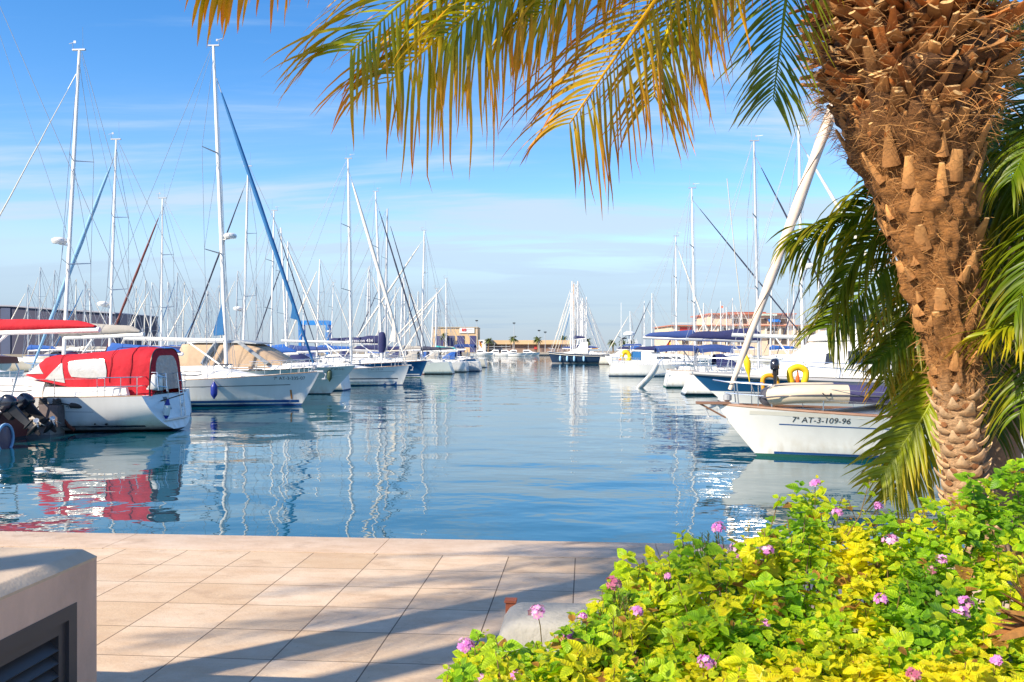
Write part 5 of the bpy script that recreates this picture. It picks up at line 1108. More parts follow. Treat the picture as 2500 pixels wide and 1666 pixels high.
def far_palm(px, pyt, d, label, zb=1.1, hgt=None, rng=None):
    p = P(px, 848, d); zt = P(px, pyt, d).z; r = empty('palm_tree', (p.x, d, zb), 0, label, 'palm tree'); hh = zt-zb; rng = random.Random(px); lean = rng.uniform(-.4, .4)
    b = MB(); b.tube([(lean*k/5*k/5, 0, hh*k/5*.86) for k in range(6)], [.34, .28, .26, .26, .28, .34], 7); b.build('trunk', TRK, r)
    b = MB(); c = Vector((lean, 0, hh*.86))
    for k in range(46):
        a = rng.uniform(0, 2*PI); el = rng.uniform(-.7, 1.2); Lf = rng.uniform(1.5, 2.3); dr = Vector((math.cos(a)*math.cos(el), math.sin(a)*math.cos(el), math.sin(el))); s = Vector((-math.sin(a), math.cos(a), 0)); pr = None
        for i in range(6):
            t = i/5; q = c+dr*Lf*t+Vector((0, 0, -.9*t*t)); w = .26*math.sin(PI*(.15+.85*t))**.8
            cur = (q+s*w+Vector((0, 0, -w*.5)), q, q-s*w+Vector((0, 0, -w*.5)))
            if pr: b.add([*pr, *cur], [(0, 1, 4, 3), (1, 2, 5, 4)])
            pr = cur
    b.build('crown', LEAFF, r, 180)
far_palm(1255, 820, 301, 'tallest far palm with upright trunk before the brown harbour wall')
far_palm(1314, 822, 301, 'far palm with leaning trunk right of the tallest far palm')
far_palm(1192, 827, 300, 'small far palm beside the white side room')
far_palm(1084, 812, 303, 'far palm in front of the workshop doors')
far_palm(1376, 820, 330, 'far palm left behind the line of masts'); far_palm(1437, 826, 300, 'far palm right behind the line of masts')
for px in (1497, 1520, 1545): far_palm(px, 832, 300, 'low far palm in the green clump right of the motor sailer')
for o in scn.objects:
    if o.get('label') == 'low far palm in the green clump right of the motor sailer': o['group'] = 'low palms right of the motor sailer'
# ------------------------------------------------------------------ palms
LEAF = mat('palm_leaflet', (.1, .1, .02), .42, var=.3, vscale=9, attr=True, trans=.3, spec=.35)
def nrm(a): return a/np.maximum(1e-9, np.linalg.norm(a, axis=-1, keepdims=True))
def leaf_blades(base, d0, side, Ln, wd, droop, col0, col1, M=8, fold=.35, curl=None, rng=NR):
    """Long narrow blades bending under gravity: K bases, directions and widths give K*M*3 vertices."""
    K = len(base); p = base.copy(); d = nrm(d0); Vs = np.zeros((K, M, 3, 3)); Cs = np.zeros((K, M, 3, 3)); dn = np.array([0, 0, -1.0])
    up = np.cross(d, side); 
    for r in range(M):
        t = r/(M-1); w = wd*np.clip(np.interp(t, [0, .08, .35, .7, .9, 1], [.35, .8, 1, .72, .32, .03]), 0, 1)
        sd = nrm(side-d*np.sum(side*d, 1, keepdims=True)); up = nrm(np.cross(d, sd))
        Vs[:, r, 0] = p+sd*w[:, None]+up*(w*fold)[:, None]; Vs[:, r, 1] = p; Vs[:, r, 2] = p-sd*w[:, None]+up*(w*fold)[:, None]
        f = np.clip((t-.25)/.65, 0, 1)**1.2
        Cs[:, r] = (col0*(1-f)+col1*f)[:, None, :]
        p = p+d*(Ln/(M-1))[:, None]
        g = (droop*(1.0 if r < M-3 else 1.1))[:, None]/(M-1)
        d = nrm(d+dn*g+(curl[:, r] if curl is not None else 0))
    idx = (np.arange(K)*M*3)[:, None, None]+(np.arange(M-1)*3)[None, :, None]
    q = np.stack([np.stack([idx[..., 0]+a, idx[..., 0]+a+1, idx[..., 0]+a+4, idx[..., 0]+a+3], -1) for a in (0, 1)], 2).reshape(-1, 4)
    return Vs.reshape(-1, 3), q, Cs.reshape(-1, 3)
def make_frond(parent, ctrl, npair=48, Lm=.55, wd=.013, droop=1.5, pal='olive', bare=.14, ang=.62, rach=.022, vang=.2, seed=0, lift=0, face=0):
    rng = np.random.default_rng(seed+100); n = npair; pts = np.array(spline(ctrl, n*2)); o = np.array(parent.location)
    T = nrm(np.gradient(pts, axis=0)); up = np.array([0, 0, 1.0]); S = np.cross(T, up); bad = np.linalg.norm(S, axis=1) < .25
    S = nrm(S+1e-6)
    for i in range(1, len(S)):
        if bad[i] or np.dot(S[i], S[i-1]) < 0: S[i] = S[i-1]-T[i]*np.dot(S[i-1], T[i])
    if face:                                    # the frond twists on its stalk and turns its flat side
        S2 = nrm(np.cross(T, np.array([.15, 1.0, .1]))); S2 = np.where((np.sum(S2*S, 1) < 0)[:, None], -S2, S2)
        for i in range(1, len(S2)):
            if np.dot(S2[i], S2[i-1]) < 0: S2[i] = -S2[i]
        S = S*(1-face)+S2*face
    S = nrm(S); N = np.cross(S, T)
    B, D, SD, L, Wd_, C0, C1, DR = [], [], [], [], [], [], [], []
    s = np.linspace(0, 1, n*2+1)
    pals = {'olive': ((.13, .19, .004), (.36, .36, .005), (.70, .46, .004), (.72, .30, .006)), 'gold': ((.22, .24, .004), (.56, .44, .005), (.86, .42, .003), (.82, .22, .004)),
            'green': ((.06, .12, .004), (.13, .20, .005), (.20, .24, .006), (.32, .25, .01)), 'rust': ((.36, .27, .006), (.54, .32, .006), (.70, .24, .010), (.42, .13, .035)), 'deep': ((.03, .07, .006), (.055, .11, .008), (.08, .13, .008), (.14, .13, .012)),
            'bright': ((.20, .26, .005), (.30, .35, .006), (.38, .36, .008), (.46, .32, .01))}[pal]
    a0, a1, b0, b1 = map(np.array, pals)
    for i in range(len(s)):
        if s[i] < bare: continue
        for sg in (1, -1):
            if rng.random() < .04: continue
            k = (s[i]-bare)/(1-bare); ln = Lm*(.50+.62*math.sin(PI*min(1, .12+.70*k))**.8-.30*k**3)*rng.uniform(.62, 1.12)
            an = ang*(1-.45*k)*rng.uniform(.85, 1.15); dd = S[i]*sg*math.sin(an+.35)+T[i]*math.cos(an+.35)+N[i]*(vang+rng.normal(0, .10)+lift)+rng.normal(0, .05, 3)
            B.append(pts[i]+N[i]*.004); D.append(dd); SD.append(T[i]+rng.normal(0, .18, 3)); L.append(ln); Wd_.append(wd*rng.uniform(.75, 1.2)*(1-.35*k)); DR.append(droop*rng.uniform(.65, 1.35))
            u, v = rng.random(), rng.random()**.8; C0.append(a0*(1-u)+a1*u); C1.append(b0*(1-v)+b1*v)
    M = 9; K = len(B); curl = np.zeros((K, M, 3)); curl[:, -3:] = rng.normal(0, .22, (K, 1, 3))*rng.random((K, 1, 1))**2; curl += rng.normal(0, .03, (K, M, 3))
    V, Fq, C = leaf_blades(np.array(B), np.array(D), np.array(SD), np.array(L), np.array(Wd_), np.array(DR), np.array(C0), np.array(C1), M, curl=curl)
    # rachis
    m = 6; ring = []; rr = np.interp(s, [0, .15, 1], [rach*1.6, rach, .004])
    RV = np.array([[pts[i]+S[i]*rr[i]*math.cos(2*PI*k/m)+N[i]*rr[i]*.7*math.sin(2*PI*k/m) for k in range(m)] for i in range(len(s))]).reshape(-1, 3)
    RF = np.array([[i*m+k, i*m+(k+1) % m, (i+1)*m+(k+1) % m, (i+1)*m+k] for i in range(len(s)-1) for k in range(m)])
    rc = np.tile(a1*1.25 if pal != 'deep' else a1, (len(RV), 1))
    return npmesh('frond', np.vstack([V, RV])-o, np.vstack([Fq, RF+len(V)]), LEAF, np.vstack([C, rc]), parent)
# --- the big date palm
DT = 6.5
TR = [(2470, 1470, 70), (2405, 1300, 46), (2352, 1222, 45), (2351, 1132, 46), (2340, 1000, 48), (2329, 871, 55), (2305, 744, 74), (2290, 653, 88), (2268, 531, 108), (2240, 421, 128), (2230, 372, 150), (2225, 319, 176), (2222, 212, 214), (2222, 106, 226), (2190, 0, 212), (2176, -60, 190), (2168, -130, 140), (2160, -220, 90)]
TRW = [(P(px, py, DT), hw/F*DT) for px, py, hw in TR[1:]]
def trunk_at(z):
    c = interp([(p.z, p.x) for p, r in TRW], z); r = interp([(p.z, r) for p, r in TRW], z); return Vector((c, DT, z)), r
def date_palm():
    base = trunk_at(QZ)[0]
    root = empty('palm_tree', (base.x, DT, QZ), 0, 'big date palm with shaggy brown trunk swelling into a crown of cut leaf bases', 'palm tree')
    o = Vector(root.location)
    CORE = bpy.data.materials.new('palm_trunk_fibre'); CORE.use_nodes = True; nt = CORE.node_tree; Nn = nt.nodes; Lk = nt.links; bs = Nn['Principled BSDF']; bs.inputs['Roughness'].default_value = .9
    tc = Nn.new('ShaderNodeTexCoord'); mp = Nn.new('ShaderNodeMapping'); mp.inputs['Scale'].default_value = (2, 2, 8); Lk.new(tc.outputs['Object'], mp.inputs[0])
    nz = Nn.new('ShaderNodeTexNoise'); nz.inputs['Scale'].default_value = 5; nz.inputs['Detail'].default_value = 9; nz.inputs['Roughness'].default_value = .75; nz.inputs['Distortion'].default_value = 1.2; Lk.new(mp.outputs[0], nz.inputs['Vector'])
    at = Nn.new('ShaderNodeAttribute'); at.attribute_name = 'Col'; mr = Nn.new('ShaderNodeMapRange'); mr.inputs[1].default_value = .3; mr.inputs[2].default_value = .7; mr.inputs[3].default_value = .32; mr.inputs[4].default_value = 1.5; Lk.new(nz.outputs[0], mr.inputs[0])  # bump hollows also coloured darker: crevice shade painted into the bark
    mx = Nn.new('ShaderNodeMixRGB'); mx.blend_type = 'MULTIPLY'; mx.inputs[0].default_value = 1; Lk.new(at.outputs['Color'], mx.inputs[1]); Lk.new(mr.outputs[0], mx.inputs[2]); Lk.new(mx.outputs[0], bs.inputs['Base Color'])
    bp = Nn.new('ShaderNodeBump'); bp.inputs['Distance'].default_value = .045; Lk.new(nz.outputs[0], bp.inputs['Height']); Lk.new(bp.outputs[0], bs.inputs['Normal'])
    z0, z1 = QZ-.05, TRW[-1][0].z; nr, ns = 260, 88; V = []; C = []
    rng = np.random.default_rng(5)
    def zone(z): return ss(2.25, 2.75, z), ss(3.9, 4.7, z)        # lower scaly -> fibrous -> cut bases
    for i in range(nr+1):
        z = lerp(z0, z1, i/nr); c, r = trunk_at(z); f1, f2 = zone(z)
        for k in range(ns):
            a = 2*PI*k/ns; q = Vector((math.cos(a), math.sin(a), 0)); dsp = .045*mnoise.noise((q.x*2.2, q.y*2.2, z*3))+.028*mnoise.noise((q.x*6, q.y*6, z*8))*(.4+f1)+.016*mnoise.noise((q.x*9, q.y*9, z*30))*f1+.012*mnoise.noise((q.x*18, q.y*18, z*16))+f2*.07*mnoise.noise((q.x*4, q.y*4, z*5))
            V.append(c+q*(r*(.94-.14*f2)+dsp*(.5+f1))-o)
            lo, mi, hi = np.array((.58, .36, .19)), np.array((.36, .155, .040)), np.array((.13, .055, .018)); nv = mnoise.noise((q.x*3, q.y*3, z*2.5))  # dark core tones paint in the shade behind the leaf stubs
            mi = mi*(1-.3*max(0, nv)) ; C.append((lo*(1-f1)+mi*f1)*(1-f2)+hi*f2)
    Fq = [(i*ns+k, i*ns+(k+1) % ns, (i+1)*ns+(k+1) % ns, (i+1)*ns+k) for i in range(nr) for k in range(ns)]
    npmesh('trunk', np.array([tuple(v) for v in V]), Fq, CORE, np.array(C), root)
    # leaf bases: a spiral of stubs, thorn-like scars below, blunt cut petioles above
    STUB = mat('palm_leaf_base', (.4, .25, .12), .85, var=.35, vscale=18, attr=True, bump=.006, bscale=40)
    V, Fq, C = [], [], []
    def stub(p, out, upv, w0, w1, th0, th1, ln, bend, c0, c1, cutc, blunt=True, twist=0):
        b0 = len(V); tan = upv.cross(out).normalized(); rows = 4
        for r in range(rows+1):
            t = r/rows; dirv = (out*(1-bend*t)+upv*(bend*t)).normalized(); q = p+dirv*ln*t+upv*bend*ln*t*t*.5; nrmv = dirv.cross(tan).normalized(); w = lerp(w0, w1, t); th = lerp(th0, th1, t); tw = tan*math.cos(twist*t)+nrmv*math.sin(twist*t); nn = nrmv*math.cos(twist*t)-tan*math.sin(twist*t)
            for a, c_ in ((-1, -.2), (-.55, -.9), (0, -1.0), (.55, -.9), (1, -.2), (.6, .45), (0, .25), (-.6, .45)): V.append(q+tw*w*a+nn*(th*c_)); C.append(c0*(1-t)+c1*t)  # darker foot colour paints the shade between neighbouring stubs
        for r in range(rows):
            for k in range(8): Fq.append((b0+r*8+k, b0+r*8+(k+1) % 8, b0+(r+1)*8+(k+1) % 8, b0+(r+1)*8+k))
        e = b0+rows*8; b1 = len(V)                                    # cut face
        for k in range(8): V.append(V[e+k].copy()+Vector((0, 0, 0))); C.append(cutc*rng.uniform(.8, 1.15))
        cc = sum((V[e+k] for k in range(8)), Vector())/8+ (V[e+2]-V[e+6])*0
        for k in range(3): Fq.append((b1+k, b1+k+1, b1+6-k, b1+7-k))
        Fq.append((b1+3, b1+4, b1+5, b1+5))
    z = 1.45; i = 0; A3 = np.array
    while z < TRW[-1][0].z-.2:
        c, r = trunk_at(z); f1, f2 = zone(z); a = i*2.39996+rng.normal(0, .08+.12*f2); out = Vector((math.cos(a), math.sin(a), 0)); up = Vector((0, 0, 1)); i += 1
        if f1 < .5:
            p = c+out*(r*.93); s = rng.uniform(.85, 1.15); stub(p+Vector((0, 0, rng.normal(0, .012))), (out+up*.35).normalized(), up, .056*s, .007, .024, .006, .088*s, .30, A3((.58, .36, .18)), A3((.66, .45, .26))*rng.uniform(.85, 1.1), A3((.5, .34, .2)))
            if rng.random() < .9:                               # brown lens-shaped scar above each thorn
                q = p+Vector((0, 0, .045*s)); tn = Vector((-out.y, out.x, 0)); b1 = len(V)
                for ax, az in ((-1, 0), (-.5, .62), (.5, .62), (1, 0), (.5, -.5), (-.5, -.5)): V.append(q+tn*(.034*s*ax)+Vector((0, 0, .030*s*az))+out*(.016-.010*abs(ax)+r*.10*0)); C.append(A3((.22, .09, .03))*rng.uniform(.7, 1.3))
                Fq += [(b1, b1+1, b1+4, b1+5), (b1+1, b1+2, b1+3, b1+4)]
            dz = .0125
        elif f2 < .35:
            if rng.random() < (.55 if z > 3.5 else .5):
                p = c+out*(r*.90); s = rng.uniform(.7, 1.3); stub(p, (out*rng.uniform(.25, .75)+up+Vector((-out.y, out.x, 0))*rng.normal(0, .22)).normalized(), (up+out*.15).normalized(), .062*s, rng.uniform(.008, .034)*s, .040, rng.uniform(.008, .018), rng.uniform(.06, .15) if z < 3.5 else rng.uniform(.12, .28), .1, A3((.34, .15, .045)), A3((.56, .28, .09))*rng.uniform(.6, 1.2), A3((.62, .40, .18)), twist=rng.normal(0, .5))
            dz = .0125
        else:
            e = ss(4.3, 5.0, z); p = c+out*(r*(.80-.08*rng.random())); s = rng.uniform(.55, 1.2); tilt = lerp(.9, .1, e)+rng.normal(0, .38); rot = rng.normal(0, .5); o2 = Matrix.Rotation(rot, 3, 'Z') @ out
            ln = rng.uniform(.10, .26)*(.7+.5*e); dull = rng.uniform(.6, 1.25); red = rng.random() < .25
            c0 = A3((.20, .08, .024))*dull; c1 = (A3((.50, .16, .03)) if red else A3((.52, .25, .08)))*dull
            stub(p, (o2+up*tilt).normalized(), (up+o2*.1).normalized(), rng.uniform(.045, .07)*s, rng.uniform(.014, .055)*s, .024*s, rng.uniform(.008, .018)*s, ln, .12, c0, c1, A3((.64, .40, .17))*rng.uniform(.55, 1.2), twist=rng.normal(0, .5)); dz = .0019
        z += dz
    npmesh('leaf_bases', np.array([tuple(v) for v in V])-np.array(o), Fq, STUB, np.array(C), root, 40)
    # loose fibres
    K = 5200; zz = rng.uniform(2.4, 5.2, K); zz = np.where(rng.random(K) < .35, rng.uniform(4.2, 6.2, K), zz); B = []; D = []; SD = []
    for q in zz:
        c, r = trunk_at(q); a = rng.uniform(0, 2*PI); ou = np.array((math.cos(a), math.sin(a), 0)); f2 = zone(q)[1]; tn = np.array((-math.sin(a), math.cos(a), 0)); B.append(np.array(c)+ou*r*(.93+.06*f2)); D.append(ou*(.10+.8*f2)+tn*rng.normal(0, 1.0)*(.55+.45*f2)+np.array((0, 0, rng.normal(.3*(1-f2), .6)))); SD.append(np.array((0, 0, 1.0))+ou*.3)
    u = rng.random((K, 1)); c0 = np.array((.52, .27, .09))*(1-u)+np.array((.30, .13, .04))*u
    V2, F2, C2 = leaf_blades(np.array(B), np.array(D), np.array(SD), rng.uniform(.06, .22, K), rng.uniform(.0012, .0028, K), rng.normal(.3, .6, K), c0, c0*1.1, 6, .2, curl=rng.normal(0, .16, (K, 6, 3)))
    f = npmesh('fibres', V2-np.array(o), F2, STUB, C2, root); f['kind'] = 'stuff'
    # fronds seen in the picture
    CR = P(2160, -330, DT)
    def fr(pts, **k): return make_frond(root, [CR]+[P(*q) for q in pts], **k)
    fr([(1850, -560, 5.9), (1300, -520, 5.0), (850, -280, 4.5), (640, -120, 4.3), (520, -50, 4.2)], npair=30, Lm=0.55, wd=0.0179, droop=2.2, pal='gold', face=0.4, seed=1)
    fr([(1900, -470, 6.0), (1500, -330, 5.2), (1180, -130, 4.7), (990, 0, 4.45), (858, 122, 4.3)], npair=35, Lm=0.8, wd=0.0142, droop=1.1, pal='olive', face=0.85, seed=2)
    fr([(1950, -400, 6.1), (1600, -250, 5.4), (1300, -90, 4.9), (1120, 50, 4.6), (950, 200, 4.4)], npair=38, Lm=0.86, wd=0.0146, droop=1.5, pal='gold', face=0.8, seed=3)
    fr([(1950, -420, 6.1), (1660, -300, 5.5), (1400, -150, 5.0), (1230, -30, 4.7), (1090, 90, 4.5)], npair=38, Lm=0.72, wd=0.0142, droop=1.9, pal='olive', face=0.6, seed=4)
    fr([(2000, -380, 6.2), (1800, -220, 5.7), (1640, -50, 5.3), (1510, 130, 5.0), (1392, 300, 4.8)], npair=36, Lm=0.86, wd=0.0142, droop=1.1, pal='rust', face=0.85, seed=5)
    fr([(2000, -400, 6.2), (1780, -300, 5.7), (1560, -170, 5.3), (1400, -50, 5.0), (1290, 60, 4.9)], npair=35, Lm=0.66, wd=0.0138, droop=1.7, pal='olive', face=0.5, seed=6)
    fr([(2020, -360, 6.2), (1820, -230, 5.8), (1690, -60, 5.5), (1620, 110, 5.3), (1596, 240, 5.25)], npair=36, Lm=0.72, wd=0.0138, droop=1.0, pal='gold', face=0.8, seed=7)
    fr([(2030, -380, 6.2), (1870, -270, 5.9), (1770, -120, 5.7), (1700, 0, 5.6), (1680, 90, 5.6)], npair=31, Lm=0.66, wd=0.0138, droop=1.3, pal='olive', face=0.6, seed=8)
    fr([(2060, -360, 6.3), (1985, -250, 6.2), (1930, -60, 6.1), (1905, 110, 6.05), (1888, 240, 6.0)], npair=37, Lm=0.58, wd=0.0123, droop=0.8, pal='green', face=0.9, seed=9, ang=.75)
    fr([(2040, -400, 6.6), (1900, -280, 6.8), (1800, -120, 6.9), (1760, 20, 7.0)], npair=31, Lm=0.55, wd=0.0123, droop=1.2, pal='green', face=0.6, seed=10)
    # the rest of the crown, above and behind the frame
    rg = random.Random(3)
    for k in range(30):
        a = 2*PI*k/30*1.0+rg.uniform(-.1, .1); el = rg.choice((.2, .55, .95, 1.25)); Lf = rg.uniform(2.4, 3.0)
        hd = Vector((math.cos(a), math.sin(a), 0))
        if el < .5 and (math.cos(a) < -.2 and math.sin(a) < .35): continue
        p1 = CR+hd*Lf*.35*math.cos(el)+Vector((0, 0, .35*Lf*math.sin(el)+.2)); p2 = CR+hd*Lf*.75*max(.35, math.cos(el))+Vector((0, 0, .5*Lf*math.sin(el))); p3 = CR+hd*Lf*1.0*max(.45, math.cos(el))+Vector((0, 0, .30*Lf*math.sin(el)-.9))
        make_frond(root, [CR, p1, p2, p3], npair=30, Lm=.5, wd=.014, droop=1.6, pal=rg.choice(('olive', 'green', 'green')), seed=40+k)
date_palm()
# --- lower palm half hidden behind the trunk
def back_palm():
    d = 7.7; C0 = P(2415, 470, d); root = empty('palm_tree', (C0.x+.15, d, QZ), 0, 'shorter green palm behind the shaggy trunk with fronds drooping on both sides', 'palm tree')
    o = Vector(root.location); b = MB(); hh = C0.z-QZ; b.tube([(-.15*k/8, 0, hh*k/8) for k in range(9)], [.20, .17, .15, .15, .15, .15, .16, .18, .12], 14)
    b.build('trunk', mat('grey_brown_palm_bark', (.22, .15, .10), .9, var=.35, vscale=6, bump=.03, bscale=12), root, 60)
    def fr(pts, **k): return make_frond(root, [C0]+[P(*q) for q in pts], **k)
    fr([(2330, 400, 7.5), (2160, 470, 7.3), (2060, 545, 7.2), (1950, 600, 7.1)], npair=44, Lm=.62, wd=.019, droop=1.9, pal='green', seed=70, face=.6)
    fr([(2330, 430, 7.3), (2200, 520, 7.0), (2100, 620, 6.9), (2045, 720, 6.85)], npair=44, Lm=.62, wd=.018, droop=1.4, pal='green', seed=71, face=.6)
    fr([(2320, 500, 7.4), (2200, 600, 7.2), (2090, 730, 7.1), (2020, 800, 7.05)], npair=46, Lm=.58, wd=.016, droop=1.3, pal='green', seed=72, face=.6)
    fr([(2340, 600, 7.3), (2290, 720, 7.1), (2220, 810, 7.0), (2130, 890, 6.95)], npair=44, Lm=.38, wd=.016, droop=1.6, pal='green', seed=73, face=.6)
    fr([(2370, 640, 7.2), (2320, 850, 7.0), (2272, 985, 6.9), (2212, 1075, 6.9), (2150, 1165, 6.9)], npair=52, Lm=.50, wd=.017, droop=.9, pal='bright', seed=74, ang=.7, face=.6)
    fr([(2350, 560, 7.5), (2300, 720, 7.4), (2245, 860, 7.4), (2190, 980, 7.4)], npair=48, Lm=.42, wd=.0165, droop=1.5, pal='bright', seed=75, face=.6)
    fr([(2360, 500, 7.9), (2270, 620, 8.0), (2170, 740, 8.0), (2110, 870, 8.0)], npair=44, Lm=0.5, wd=.015, droop=1.5, pal='deep', seed=76, face=.6)
    fr([(2360, 620, 7.6), (2310, 830, 7.6), (2240, 1020, 7.6), (2190, 1150, 7.6)], npair=48, Lm=0.46, wd=.015, droop=1.0, pal='green', seed=86, face=.6)
    fr([(2360, 640, 7.3), (2330, 820, 7.2), (2275, 1010, 7.1), (2225, 1120, 7.1), (2185, 1210, 7.1)], npair=50, Lm=.52, wd=.016, droop=1.0, pal='bright', seed=87, ang=.7, face=.7)
    fr([(2350, 560, 7.4), (2270, 660, 7.3), (2200, 790, 7.3), (2160, 930, 7.3)], npair=48, Lm=.46, wd=.015, droop=1.2, pal='olive', seed=88, face=.6)
    # right-hand side
    fr([(2450, 380, 7.3), (2480, 420, 7.0), (2500, 560, 6.9), (2490, 760, 6.8)], npair=46, Lm=.62, wd=.018, droop=1.6, pal='green', seed=77, face=.6)
    fr([(2480, 420, 8.0), (2520, 620, 8.1), (2500, 860, 8.1), (2470, 1050, 8.1)], npair=48, Lm=.62, wd=.017, droop=1.3, pal='deep', seed=78, face=.6)
    fr([(2440, 300, 8.0), (2480, 140, 8.2), (2530, 80, 8.3), (2600, 160, 8.3)], npair=44, Lm=.62, wd=.016, droop=1.2, pal='deep', seed=79, face=.6)
    fr([(2430, 330, 8.3), (2440, 130, 8.8), (2460, 30, 9.1), (2480, 90, 9.3)], npair=44, Lm=.66, wd=.016, droop=1.3, pal='deep', seed=80, face=.6)
    fr([(2480, 370, 7.9), (2560, 330, 8.0), (2640, 420, 8.1), (2680, 600, 8.1)], npair=40, Lm=.62, wd=.016, droop=1.4, pal='deep', seed=81, face=.6)
    fr([(2400, 420, 8.5), (2380, 330, 9.2), (2360, 420, 9.7), (2340, 600, 10.0)], npair=44, Lm=.62, wd=.016, droop=1.4, pal='deep', seed=82, face=.6)
    fr([(2440, 470, 8.4), (2460, 560, 8.8), (2450, 760, 9.1), (2440, 950, 9.2)], npair=46, Lm=.66, wd=.016, droop=1.2, pal='deep', seed=83, face=.6)
    fr([(2430, 520, 7.5), (2440, 700, 7.3), (2440, 900, 7.2), (2430, 1060, 7.2)], npair=46, Lm=.6, wd=.015, droop=1.1, pal='deep', seed=84, face=.6)
    fr([(2520, 480, 8.6), (2620, 640, 8.8), (2640, 860, 8.8)], npair=40, Lm=.6, wd=.016, droop=1.1, pal='deep', seed=85, face=.6)
back_palm()
def side_palm():
    C0 = P(2900, 420, 7.0); root = empty('palm_tree', (C0.x, 7.0, QZ), 0, 'bright green palm reaching in from the right edge with sunlit fronds', 'palm tree'); hh = C0.z-QZ
    b = MB(); b.tube([(0, 0, hh*k/8) for k in range(9)], [.22, .18, .16, .16, .16, .16, .17, .2, .14], 14); b.build('trunk', MATS['grey_brown_palm_bark'], root, 60)
    def fr(pts, **k): return make_frond(root, [C0]+[P(*q) for q in pts], **k)
    fr([(2760, 340, 6.6), (2620, 300, 6.3), (2530, 330, 6.2), (2470, 440, 6.1)], npair=44, Lm=.55, wd=.016, droop=1.7, pal='green', seed=90)
    fr([(2760, 500, 6.6), (2630, 590, 6.3), (2510, 770, 6.1), (2420, 815, 6.05)], npair=44, Lm=.55, wd=.018, droop=1.1, pal='bright', seed=91)
    fr([(2780, 440, 6.5), (2640, 480, 6.2), (2540, 600, 6.0), (2480, 760, 5.95)], npair=44, Lm=.66, wd=.019, droop=1.5, pal='green', seed=92)
    fr([(2800, 560, 6.6), (2660, 720, 6.4), (2560, 860, 6.2), (2490, 1010, 6.1)], npair=44, Lm=.62, wd=.018, droop=1.3, pal='green', seed=93)
    for k in range(7):
        a = -.9+k*.5; hd = Vector((math.cos(a), math.sin(a), 0)); make_frond(root, [C0, C0+hd*.8+Vector((0, 0, .7)), C0+hd*1.7+Vector((0, 0, .5)), C0+hd*2.4+Vector((0, 0, -.5))], npair=30, Lm=.55, wd=.016, droop=1.3, pal='green', seed=95+k)
side_palm()
# --- two palms standing to the left, out of the picture, whose trunks and crowns throw the shadows on the paving
def shade_palm(x, y, hh, seed, label, r=.15, nf=16, Lf=2.3):
    root = empty('palm_tree', (x, y, QZ), 0, label, 'palm tree'); b = MB(); b.tube([(0, 0, hh*k/8) for k in range(9)], [r*1.3]+[r]*7+[r*1.1], 14); b.build('trunk', MATS['grey_brown_palm_bark'], root, 60)
    C0 = Vector((x, y, QZ+hh)); rg = random.Random(seed)
    for k in range(nf):
        a = 2*PI*k/nf+rg.uniform(-.15, .15); el = rg.uniform(-.1, 1.0); hd = Vector((math.cos(a), math.sin(a), 0)); c = max(.4, math.cos(el))
        make_frond(root, [C0, C0+hd*Lf*.35*c+Vector((0, 0, .3*Lf*math.sin(el)+.12)), C0+hd*Lf*.72*c+Vector((0, 0, .42*Lf*math.sin(el))), C0+hd*Lf*c+Vector((0, 0, .2*Lf*math.sin(el)-.55))], npair=26, Lm=.5, wd=.014, droop=1.2, pal='olive', seed=seed*30+k)
shade_palm(-5.10, 2.32, 5.9, 4, 'slender palm standing left of the view that throws the longest shadow over the paving')
shade_palm(-7.92, -.60, 7.9, 9, 'shorter palm left of the view that throws the lower shadow over the paving', .14, 14)
# ------------------------------------------------------------------ lantana, rosemary and a fallen frond
LANT = mat('lantana_leaf', (.2, .3, .02), .45, var=.22, vscale=60, attr=True, trans=.45, bump=.0016, bscale=120)
LANTV = LANT.copy(); LANTV.name = 'lantana_leaf_veined'
def veins(m):
    nt = m.node_tree; N = nt.nodes; L = nt.links; b = N['Principled BSDF']; a = N.new('ShaderNodeAttribute'); a.attribute_name = 'Blade'; sp = N.new('ShaderNodeSeparateColor'); L.new(a.outputs['Color'], sp.inputs[0])
    def mt(op, x, y):
        n = N.new('ShaderNodeMath'); n.operation = op
        for i, v in enumerate((x, y)):
            if v is None: continue
            if isinstance(v, (int, float)): n.inputs[i].default_value = v
            else: L.new(v, n.inputs[i])
        return n.outputs[0]
    w = mt('SINE', mt('MULTIPLY', mt('SUBTRACT', sp.outputs[0], mt('MULTIPLY', sp.outputs[1], .22)), 44), None); w = mt('POWER', mt('MULTIPLY', mt('ADD', w, 1), .5), 5)
    mid = mt('LESS_THAN', sp.outputs[1], .09); v = mt('MAXIMUM', w, mid); src = b.inputs['Base Color'].links[0].from_socket
    mx = N.new('ShaderNodeMixRGB'); mx.blend_type = 'MULTIPLY'; L.new(mt('MULTIPLY', v, .17), mx.inputs[0]); L.new(src, mx.inputs[1]); mx.inputs[2].default_value = (.62, .72, .5, 1)
    for l in list(src.links):
        if l.to_node != mx: t = l.to_socket; L.new(mx.outputs[0], t)
    bp = N.new('ShaderNodeBump'); bp.invert = True; bp.inputs['Distance'].default_value = .0022; L.new(v, bp.inputs['Height']); L.new(bp.outputs[0], b.inputs['Normal'])
veins(LANTV)
SIL = [(1075, 1720), (1105, 1650), (1140, 1590), (1190, 1580), (1250, 1605), (1330, 1585), (1420, 1520), (1480, 1430), (1560, 1360), (1610, 1335), (1700, 1325), (1780, 1335), (1850, 1310), (1920, 1260), (1955, 1200), (2020, 1175), (2080, 1250), (2200, 1255), (2300, 1240), (2350, 1190), (2430, 1165), (2500, 1130), (2620, 1100)]
